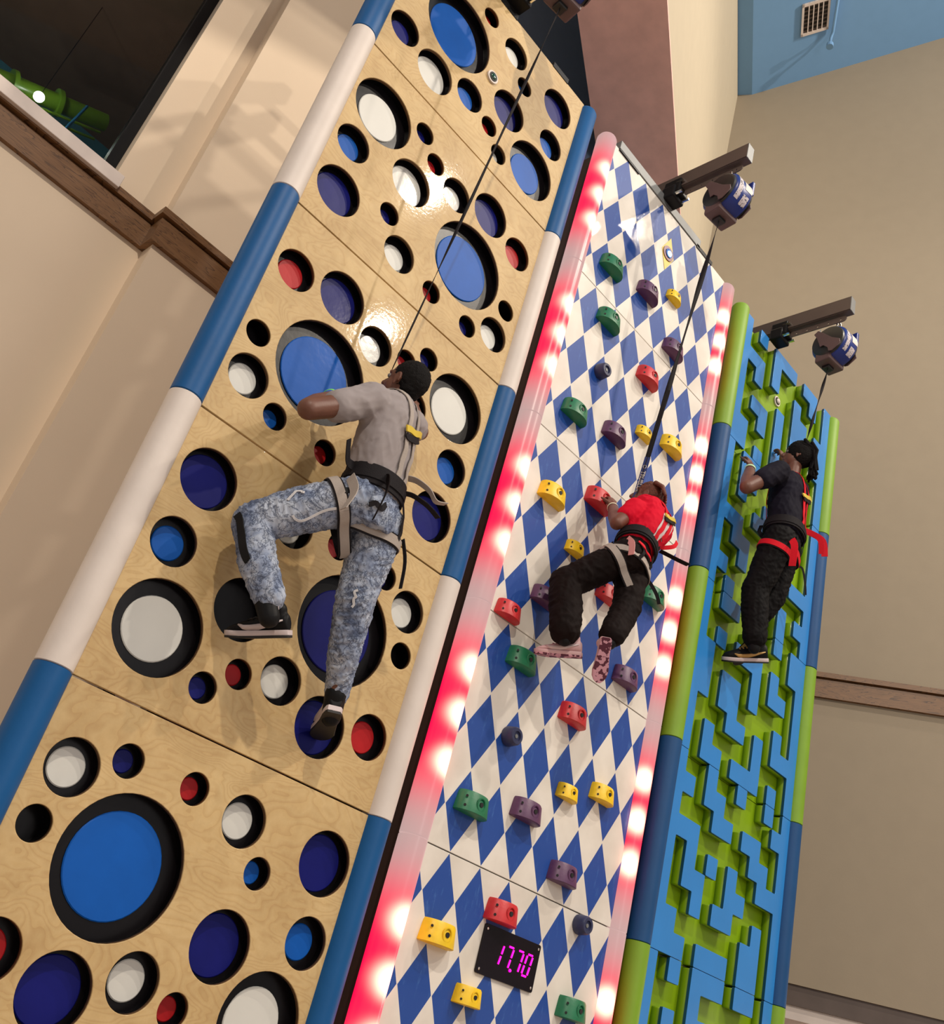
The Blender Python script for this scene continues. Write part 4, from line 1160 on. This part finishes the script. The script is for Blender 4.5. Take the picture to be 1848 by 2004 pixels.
# harness
def harness(t, surf, hc, hips, neck, rgt, UPv, cols, back=V((0,-1,0)), bw=.085, k=1.0, legs=True, chestm='yellow', lift=.10, legpts=None):
    bv = bvh_of(surf); bvt = bvh_of(surf[:1])
    web, leg = cols
    root = loop('waist_belt', t, bv, hc + UPv*lift*k, UPv + V((0,0,0)), .35, bw*k, M['web_black'], .006, ref=back, th=.010)
    root['label'] = 'black padded waist belt'
    loop('belt_strap', t, bv, hc + UPv*(lift-.005)*k, UPv, .35, .034*k, M['web_black'], .018, ref=back, th=.004)
    # two shoulder straps down the back joined by a coloured bridge
    mid = neck.lerp(hc, .33)
    ba = (back - back.dot(UPv)*UPv).normalized()
    for sg in (-1, 1):
        way = [neck + rgt*.075*sg*k - ba*.10*k + UPv*.01, neck + rgt*.072*sg*k + UPv*.06*k, neck + rgt*.062*sg*k + ba*.12*k - UPv*.02*k, mid + rgt*.046*sg*k + ba*.2*k, mid.lerp(hc+UPv*lift*k,.6) + rgt*.046*sg*k + ba*.2*k, hc + UPv*(lift+.02)*k + rgt*.045*sg*k + ba*.2*k]
        strap('shoulder_strap', t, bvt, way, .030*k, web, .004, 8)
        wf = [neck + rgt*.075*sg*k - ba*.10*k, neck.lerp(hc,.35) + rgt*.06*sg*k - ba*.25*k, neck.lerp(hc,.7) + rgt*.05*sg*k - ba*.25*k]
        strap('chest_strap', t, bvt, wf, .030*k, web, .004, 8)
    strap('back_bridge', t, bvt, [mid + rgt*.10*k + ba*.2*k + UPv*.012*k, mid + rgt*.0*k + ba*.2*k + UPv*.012*k, mid - rgt*.085*k + ba*.2*k + UPv*.012*k], .028*k, M[chestm], .011, 6, .007)
    strap('bridge_pad', t, bvt, [mid + rgt*.10*k + ba*.2*k - UPv*.020*k, mid + ba*.2*k - UPv*.020*k, mid - rgt*.08*k + ba*.2*k - UPv*.018*k], .030*k, M['web_black'], .009, 6, .006)
    for (h, kn, ff) in hips:
        ax = (V(kn)-V(h)).normalized()
        loop('leg_loop_pad', t, bv, V(h).lerp(V(kn), ff), ax, .30, .056*k, M['web_black'], .004, ref=back, th=.005)
        loop('leg_loop', t, bv, V(h).lerp(V(kn), ff), ax, .30, .040*k, leg, .010, ref=back, th=.004)
    # diagonal butt straps from the belt to the leg loops
    for sg, (h, kn, ff) in zip((-1, 1), hips):
        c = V(h).lerp(V(kn), ff)
        strap('riser_strap', t, bv, [hc + UPv*(lift-.04)*k + rgt*.10*sg*k + ba*.2*k, (hc+c)/2 + rgt*.05*sg*k + ba*.2*k, c + ba*.15*k], .022*k, M['web_black'], .006, 8)
    # tie-in loop in front and buckle
    bm = bmesh.new(); fp = hc + UPv*(lift-.02)*k - ba*.15*k
    tube(bm, [fp, fp - ba*.03 + UPv*.05*k, fp - ba*.02 + UPv*.10*k], 0, flat=(.03*k, .006), sup=rgt); mesh_obj('tie_in_loop', bm, M['web_black'], t)
    return bv
up1 = (neck-hc).normalized()
bk1 = V((.42,-1,-.05)).normalized()
bv1 = harness(p1, [tee1, jn], hc, [(hipL, knL, .20), (hipR, knR, .26)], neck, rgt, up1, (M['web_grey'], M['web_grey']), bk1, .088)
TB = bvh_of([tee1, jn])
def tail(parent, pts, w, m, th=.004, sup=(0,0,1)):
    bm = bmesh.new(); P = [V(p) for p in pts]; Q = []
    loc = TB.find_nearest(P[0])[0]
    if (P[0]-loc).length > .012: P.insert(0, loc + (P[0]-loc).normalized()*.008)
    for i in range(len(P)-1):
        for k in range(4): Q.append(P[i].lerp(P[i+1], k/4))
    Q.append(P[-1]); Q = smooth_pts(Q, 3)
    tube(bm, Q, 0, flat=(w, th), sup=sup); o = mesh_obj('strap_tail', bm, m, parent, True); autosmooth(o, 50)
tail(p1, [(.555,-.40,3.50),(.545,-.50,3.40),(.515,-.50,3.30)], .045, M['web_grey'], sup=(1,.4,.3))
tail(p1, [(.68,-.48,3.56),(.665,-.53,3.47),(.65,-.52,3.33)], .032, M['pant_brownblack'], sup=(1,.4,.2))
tail(p1, [(.87,-.42,3.60),(.93,-.47,3.57),(1.0,-.47,3.55)], .032, M['web_black'], sup=(0,.2,1))
tail(p1, [(.85,-.44,3.66),(.895,-.50,3.62),(.92,-.52,3.57),(.98,-.52,3.60)], .030, M['web_grey'], sup=(.5,.2,1))
tail(p1, [(.53,-.38,3.56),(.50,-.40,3.60),(.475,-.42,3.63)], .04, M['web_black'], sup=(1,0,1))
tail(p1, [(.93,-.37,3.42),(.96,-.40,3.32),(.975,-.40,3.2)], .018, M['web_black'], sup=(1,0,0))

# ================= climber 2: red tee, dark trousers =================
p2 = empty('person', (2.43, -.4, 4.2), 'climber in a red tee and dark trousers swinging on the checkered wall', 'person')
H2 = V((2.615,-.255,4.705)); F2 = V((-.55,.80,.2)); U2 = V((.1,-.2,1))
UP2 = V((.22,.05,1)).normalized()
shL, shR = V((2.40,-.37,4.46)), V((2.70,-.33,4.575)); neck2 = V((2.575,-.33,4.60))
elL, wrL = V((2.30,-.345,4.315)), V((2.440,-.165,4.545))
elR, wrR = V((2.86,-.14,4.60)), V((2.90,-.06,4.78))
hipL, hipR = V((2.36,-.415,4.135)), V((2.49,-.37,4.165))
knL, anL = V((2.165,-.20,3.885)), V((2.152,-.285,3.575))
knR, anR = V((2.43,-.42,3.86)), V((2.30,-.47,3.60))
rgt2 = (shR-shL).normalized(); rh2 = (hipR-hipL).normalized(); hc2 = hipL.lerp(hipR,.5)
bm = bmesh.new()
head_prims(bm, H2, F2, U2, .86)
cap(bm, neck2 - UP2*.03, H2 - V((0,-.01,.05)), .042, .042)
loft(bm, [(hc2-UP2*.03, rh2, .10, .075, UP2), (hc2+UP2*.12, rh2, .085, .065, UP2), (neck2-UP2*.12, rgt2, .10, .07, UP2), (neck2-UP2*.04, rgt2, .10, .06, UP2), (neck2, rgt2, .05, .042, UP2)])
chain(bm, [shL, elL], [.046, .040]); chain(bm, [elL, elL.lerp(wrL,.35), wrL], [.040, .042, .026])
chain(bm, [shR, elR, wrR], [.046, .036, .025])
hand_prims(bm, wrL, (.20,.35,.85), (.25,.85,-.5), 1.35, .86, 1)
hand_prims(bm, wrR, (0,.3,.9), (0,.9,-.3), .9, .84, -1)
chain(bm, [hipL, knL, anL], [.065, .045, .032]); chain(bm, [hipR, knR, anR], [.065, .045, .032])
b2 = fuse('body', bm, M['skin2'], p2, .0055, 4)
hr = hair_cap('hair', p2, H2, F2, U2, M['hair_brown'], .86, .008)
f_a, u_a, l_a = axes(F2, U2)
for k in range(9):      # short twists over the crown
    a = -1.2 + k*.3
    bm = bmesh.new(); base = H2 + u_a*.09*math.cos(a*.6) - f_a*.03 + l_a*.075*math.sin(a)
    chain(bm, [base, base - f_a*.05 - u_a*.02 + l_a*.02*math.sin(a), base - f_a*.085 - u_a*.07 + l_a*.03*math.sin(a)], [.012,.011,.008])
    o = mesh_obj('hair_twist', bm, M['hair_brown'], hr, True)
eyes(p2, H2, F2, U2, .86)
bm = bmesh.new()
loft(bm, [(hc2+UP2*.07, rh2, .115, .10, UP2), (V((2.475,-.40,4.31)), rh2, .125, .105, UP2), (V((2.535,-.395,4.42)), rgt2, .142, .112, UP2), (V((2.56,-.375,4.50)), rgt2, .150, .110, UP2), (V((2.568,-.35,4.56)), rgt2, .130, .090, UP2), (V((2.575,-.33,4.61)), rgt2, .060, .052, UP2)])
cap(bm, shL, shL.lerp(elL,.45), .068, .058); cap(bm, shR, shR.lerp(elR,.4), .066, .056)
tee2 = fuse('t_shirt', bm, M['tee_red'], p2, .006, 6, fold=folds([(hc2, neck2), (shL, elL), (shR, elR)], .007, 16, 1.4))
bm = bmesh.new()
loft(bm, [(hc2-UP2*.08, rh2, .10, .09, UP2), (hc2-UP2*.02, rh2, .125, .105, UP2), (hc2+UP2*.05, rh2, .115, .095, UP2), (hc2+UP2*.11, rh2, .10, .085, UP2)])
chain(bm, [hipL, hipL.lerp(knL,.5), knL, knL.lerp(anL,.5), anL+V((0,0,.02))], [.092, .092, .090, .090, .082])
chain(bm, [hipR-V((0,0,.02)), hipR.lerp(knR,.5), knR, knR.lerp(anR,.5), anR+V((0,0,.02))], [.092, .086, .080, .074, .070])
pt2 = fuse('trousers', bm, M['pant_brownblack'], p2, .0065, 4, fold=folds([(hipL, knL), (knL, anL), (hipR, knR), (knR, anR)], .008, 22))
for an, kn in ((anL, knL), (anR, knR)):
    bm = bmesh.new(); dd_ = (an-kn).normalized(); cap(bm, an-dd_*.03, an+dd_*.04, .038, .036); fuse('sock', bm, M['shoe_black'], p2, .006, 2)
shoe(p2, V((2.258,-.335,3.487)), V((2.135,-.125,3.462)), V((-.25,.0,1)), 1, M['shoe_pink'], M['shoe_pink'], M['tread'], M['shoe_white'], M['shoe_pink'], .08)
shoe(p2, V((2.228,-.50,3.565)), V((2.315,-.43,3.365)), V((.55,.80,.36)), 1, M['shoe_pink'], M['shoe_pink'], M['tread'], None, None, .075)
band_obj(p2, wrL.lerp(elL,.10), wrL-elL, .031, .014, M['cream_band'])
up2 = (neck2-hc2).normalized(); bk2 = V((.12,-1,-.10)).normalized()
harness(p2, [tee2, pt2], hc2, [(hipL, knL, .22), (hipR, knR, .30)], neck2, rgt2, up2, (M['web_red'], M['web_grey']), bk2, .075, .95)
bvp = bvh_of([pt2]); strap('red_waist_piping', p2, bvp, [hc2+up2*.05-rh2*.10-V((0,.05,0)), hc2+up2*.04-rh2*.05-V((0,.2,0)), hc2+up2*.01+rh2*.03-V((0,.2,0)), hc2+rh2*.07-V((0,.2,.03))], .02, M['web_red'], .010, 8)
bvt2 = bvh_of([tee2])
for q_ in (-.07, .0, .075):
    strap('white_stripe', p2, bvt2, [neck2.lerp(hc2,.16)+rgt2*q_+bk2*.2, neck2.lerp(hc2,.45)+rgt2*q_+bk2*.2, neck2.lerp(hc2,.72)+rgt2*(q_*.8-.005)+bk2*.2], .026, M['shoe_white'], .0015, 8, .002)
TB = bvh_of([tee2, pt2])
tail(p2, [(2.60,-.44,4.29),(2.72,-.50,4.28),(2.80,-.50,4.30)], .030, M['pant_brownblack'], sup=(0,.2,1))
tail(p2, [(2.60,-.44,4.31),(2.66,-.49,4.34),(2.70,-.47,4.40)], .024, M['web_red'], sup=(1,.2,.5))
tail(p2, [(2.30,-.44,4.20),(2.28,-.50,4.15),(2.285,-.50,4.08)], .038, mat('pink_webbing', srgb(214,150,150), .7), sup=(1,.4,.3))
tail(p2, [(2.62,-.40,4.10),(2.66,-.43,4.04),(2.69,-.43,4.0)], .020, M['web_black'], sup=(1,.2,0))

# ================= climber 3: dark tee, locs =================
p3 = empty('person', (4.1, -.3, 5.25), 'climber with dark locs, black clothes and bright red harness on the blue and lime wall', 'person')
H3 = V((4.175,-.31,6.015)); F3 = V((-.55,.75,.2)); U3 = V((.06,-.15,1))
UP3 = V((.03,0,1)).normalized()
shL, shR = V((3.90,-.34,5.69)), V((4.36,-.25,5.83)); neck3 = V((4.16,-.29,5.81))
elL, wrL = V((3.665,-.25,5.43)), V((3.877,-.12,5.765))
elR, wrR = V((4.50,-.10,5.90)), V((4.34,-.10,6.15))
hipL, hipR = V((4.03,-.335,5.20)), V((4.20,-.285,5.225))
knL, anL = V((3.985,-.22,4.80)), V((4.03,-.235,4.435))
knR, anR = V((4.185,-.24,4.86)), V((4.13,-.16,4.62))
rgt3 = (shR-shL).normalized(); rh3 = (hipR-hipL).normalized(); hc3 = hipL.lerp(hipR,.5)
bm = bmesh.new()
head_prims(bm, H3, F3, U3, 1.0)
cap(bm, neck3 - UP3*.05, H3 - V((0,-.01,.07)), .055, .052)
loft(bm, [(hc3-UP3*.03, rh3, .12, .085, UP3), (hc3+UP3*.15, rh3, .115, .08, UP3), (neck3-UP3*.20, rgt3, .145, .09, UP3), (neck3-UP3*.06, rgt3, .15, .08, UP3), (neck3, rgt3, .06, .05, UP3)])
chain(bm, [shL, elL], [.058, .050]); chain(bm, [elL, elL.lerp(wrL,.35), wrL], [.050, .052, .032])
chain(bm, [shR, elR], [.058, .046]); chain(bm, [elR, wrR], [.046, .032])
hand_prims(bm, wrL, (.25,.30,.92), (.1,.95,-.25), .9, 1.0, 1)
hand_prims(bm, wrR, (.12,.35,.92), (.1,.95,-.25), .9, 1.0, -1)
chain(bm, [hipL, knL, anL], [.08, .056, .04]); chain(bm, [hipR, knR, anR], [.08, .056, .04])
b3 = fuse('body', bm, M['skin'], p3, .006, 4)
hr = hair_cap('hair', p3, H3, F3, U3, M['hair'], 1.0, .022)
f_a, u_a, l_a = axes(F3, U3)
rnd = random.Random(4)
for k in range(34):     # locs falling back from the crown and gathered behind
    a = -1.7 + 3.4*k/33 + rnd.uniform(-.06,.06)
    st = H3 + u_a*(.085+rnd.uniform(-.03,.02)) - f_a*(.03+rnd.uniform(-.04,.04)) + l_a*.085*math.sin(a)
    md = H3 - f_a*(.125+rnd.uniform(-.01,.01)) + l_a*.06*math.sin(a) - u_a*rnd.uniform(-.02,.05)
    en = H3 - f_a*(.135+rnd.uniform(-.015,.05)) - u_a*(.10+rnd.uniform(-.02,.05)) + l_a*(.035*math.sin(a)+rnd.uniform(-.03,.03))
    bm = bmesh.new(); chain(bm, [st, st.lerp(md,.5)-f_a*.02+u_a*.02, md, en], [.013,.013,.012,.008]); mesh_obj('loc', bm, M['hair'], hr, True)
eyes(p3, H3, F3, U3, 1.0)
bm = bmesh.new()
loft(bm, [(hc3+UP3*.06, rh3, .165, .125, UP3), (hc3+UP3*.20, rh3, .165, .125, UP3), (neck3-UP3*.27, rgt3, .185, .130, UP3), (neck3-UP3*.14, rgt3, .200, .128, UP3), (neck3-UP3*.05, rgt3, .175, .100, UP3), (neck3+UP3*.015, rgt3, .070, .060, UP3)])
cap(bm, shL, shL.lerp(elL,.52), .084, .074); cap(bm, shR, shR.lerp(elR,.5), .082, .070)
tee3 = fuse('t_shirt', bm, M['tee_navy'], p3, .007, 6, fold=folds([(hc3, neck3), (shL, elL), (shR, elR)], .008, 12, 1.4))
bm = bmesh.new()
loft(bm, [(hc3-UP3*.10, rh3, .13, .11, UP3), (hc3-UP3*.03, rh3, .155, .125, UP3), (hc3+UP3*.05, rh3, .145, .115, UP3), (hc3+UP3*.12, rh3, .13, .10, UP3)])
chain(bm, [hipL, hipL.lerp(knL,.5), knL, knL.lerp(anL,.5), anL+V((0,0,.03))], [.115, .108, .094, .088, .082])
chain(bm, [hipR-V((0,0,.02)), hipR.lerp(knR,.5), knR, knR.lerp(anR,.6), anR+V((0,0,.05))], [.115, .104, .090, .084, .072])
pt3 = fuse('trousers', bm, M['pant_black'], p3, .007, 4, fold=folds([(hipL, knL), (knL, anL), (hipR, knR), (knR, anR)], .009, 24))
for an, kn in ((anL, knL), (anR, knR)):
    bm = bmesh.new(); dd_ = (an-kn).normalized(); cap(bm, an-dd_*.03, an+dd_*.05, .046, .042); fuse('sock', bm, M['shoe_black'], p3, .007, 2)
shoe(p3, V((4.195,-.255,4.352)), V((4.02,-.02,4.295)), V((-.41,-.09,.9)), 1, M['shoe_black'], M['shoe_white'], M['sole_black'], M['shoe_tan'], M['shoe_tan'], .10)
shoe(p3, V((4.165,-.20,4.50)), V((4.235,.015,4.37)), V((.1,.45,.9)), 1, M['shoe_black'], M['shoe_white'], M['sole_black'], M['shoe_tan'], None, .10)
band_obj(p3, wrL.lerp(elL,.14), wrL-elL, .040, .028, M['pale_green'])
up3 = (neck3-hc3).normalized(); bk3 = V((.22,-1,0)).normalized()
harness(p3, [tee3, pt3], hc3, [(hipL, knL, .22), (hipR, knR, .22)], neck3, rgt3, up3, (M['web_red'], M['web_red']), bk3, .075, 1.0)
TB = bvh_of([tee3, pt3])
tail(p3, [(4.27,-.43,5.38),(4.30,-.50,5.33),(4.315,-.50,5.22)], .036, M['web_red'], sup=(1,.4,.2))
tail(p3, [(4.32,-.42,5.40),(4.38,-.48,5.37),(4.385,-.49,5.24)], .044, M['web_red'], sup=(1,.4,.2))
tail(p3, [(4.00,-.44,5.17),(3.97,-.49,5.10),(3.975,-.48,4.94)], .048, M['web_red'], sup=(1,.4,.2))
tail(p3, [(4.30,-.38,5.12),(4.32,-.40,5.0),(4.34,-.40,4.92)], .014, M['web_black'], sup=(1,0,0))
# ------------------------------------------------------------------ lights
def lamp(loc, target, e, size=.16, col=(1,.88,.74), ang=150):
    l = bpy.data.lights.new('ceiling_or_fill_spot', 'SPOT'); l.energy = e; l.color = col; l.shadow_soft_size = size; l.spot_size = math.radians(ang); l.spot_blend = .6
    o = bpy.data.objects.new('ceiling_or_fill_spot', l); o.location = loc
    o.rotation_euler = (V(target)-V(loc)).to_track_quat('-Z', 'Y').to_euler(); COL.objects.link(o)
    return o
lamp((5.4, -8.4, 15), (1.5, 0, 4), 2100)
lamp((7.7, -12.4, 15), (1.5, 0, 4), 2250)
lamp((7.9, -6.2, 15), (1.5, 0, 4), 1500, ang=75)
lamp((-5, -9, 13), (-2, 1.5, 4), 3400, ang=110)  # extra spot added to brighten the left wall
lamp((2, -11, 5), (2.5, 0, 4), 500, 1.2, (1,.93,.88))  # added soft frontal fill, well below the ceiling
l = bpy.data.lights.new('play_area_fill', 'POINT'); l.energy = 60; l.color = (1,.9,.75); l.shadow_soft_size = .05  # added unseen fill that brightens the room behind the window
o = bpy.data.objects.new('play_area_fill', l); o.location = (-2.6, 2.6, 7.6); COL.objects.link(o)
l = bpy.data.lights.new('lobby_fill', 'POINT'); l.energy = 120; l.color = (1,.84,.74); l.shadow_soft_size = .15  # unseen warm fill, added to light the lower ceiling area
o = bpy.data.objects.new('lobby_fill', l); o.location = W(5, 2.2, 1.9); COL.objects.link(o)
w = bpy.data.worlds.new('world'); SC.world = w; w.use_nodes = True
w.node_tree.nodes['Background'].inputs[0].default_value = (.75,.72,.72,1); w.node_tree.nodes['Background'].inputs[1].default_value = .52
SC.view_settings.view_transform = 'Standard'; SC.view_settings.look = 'None'; SC.view_settings.exposure = 0; SC.view_settings.gamma = 1
SC.view_settings.use_curve_mapping = False
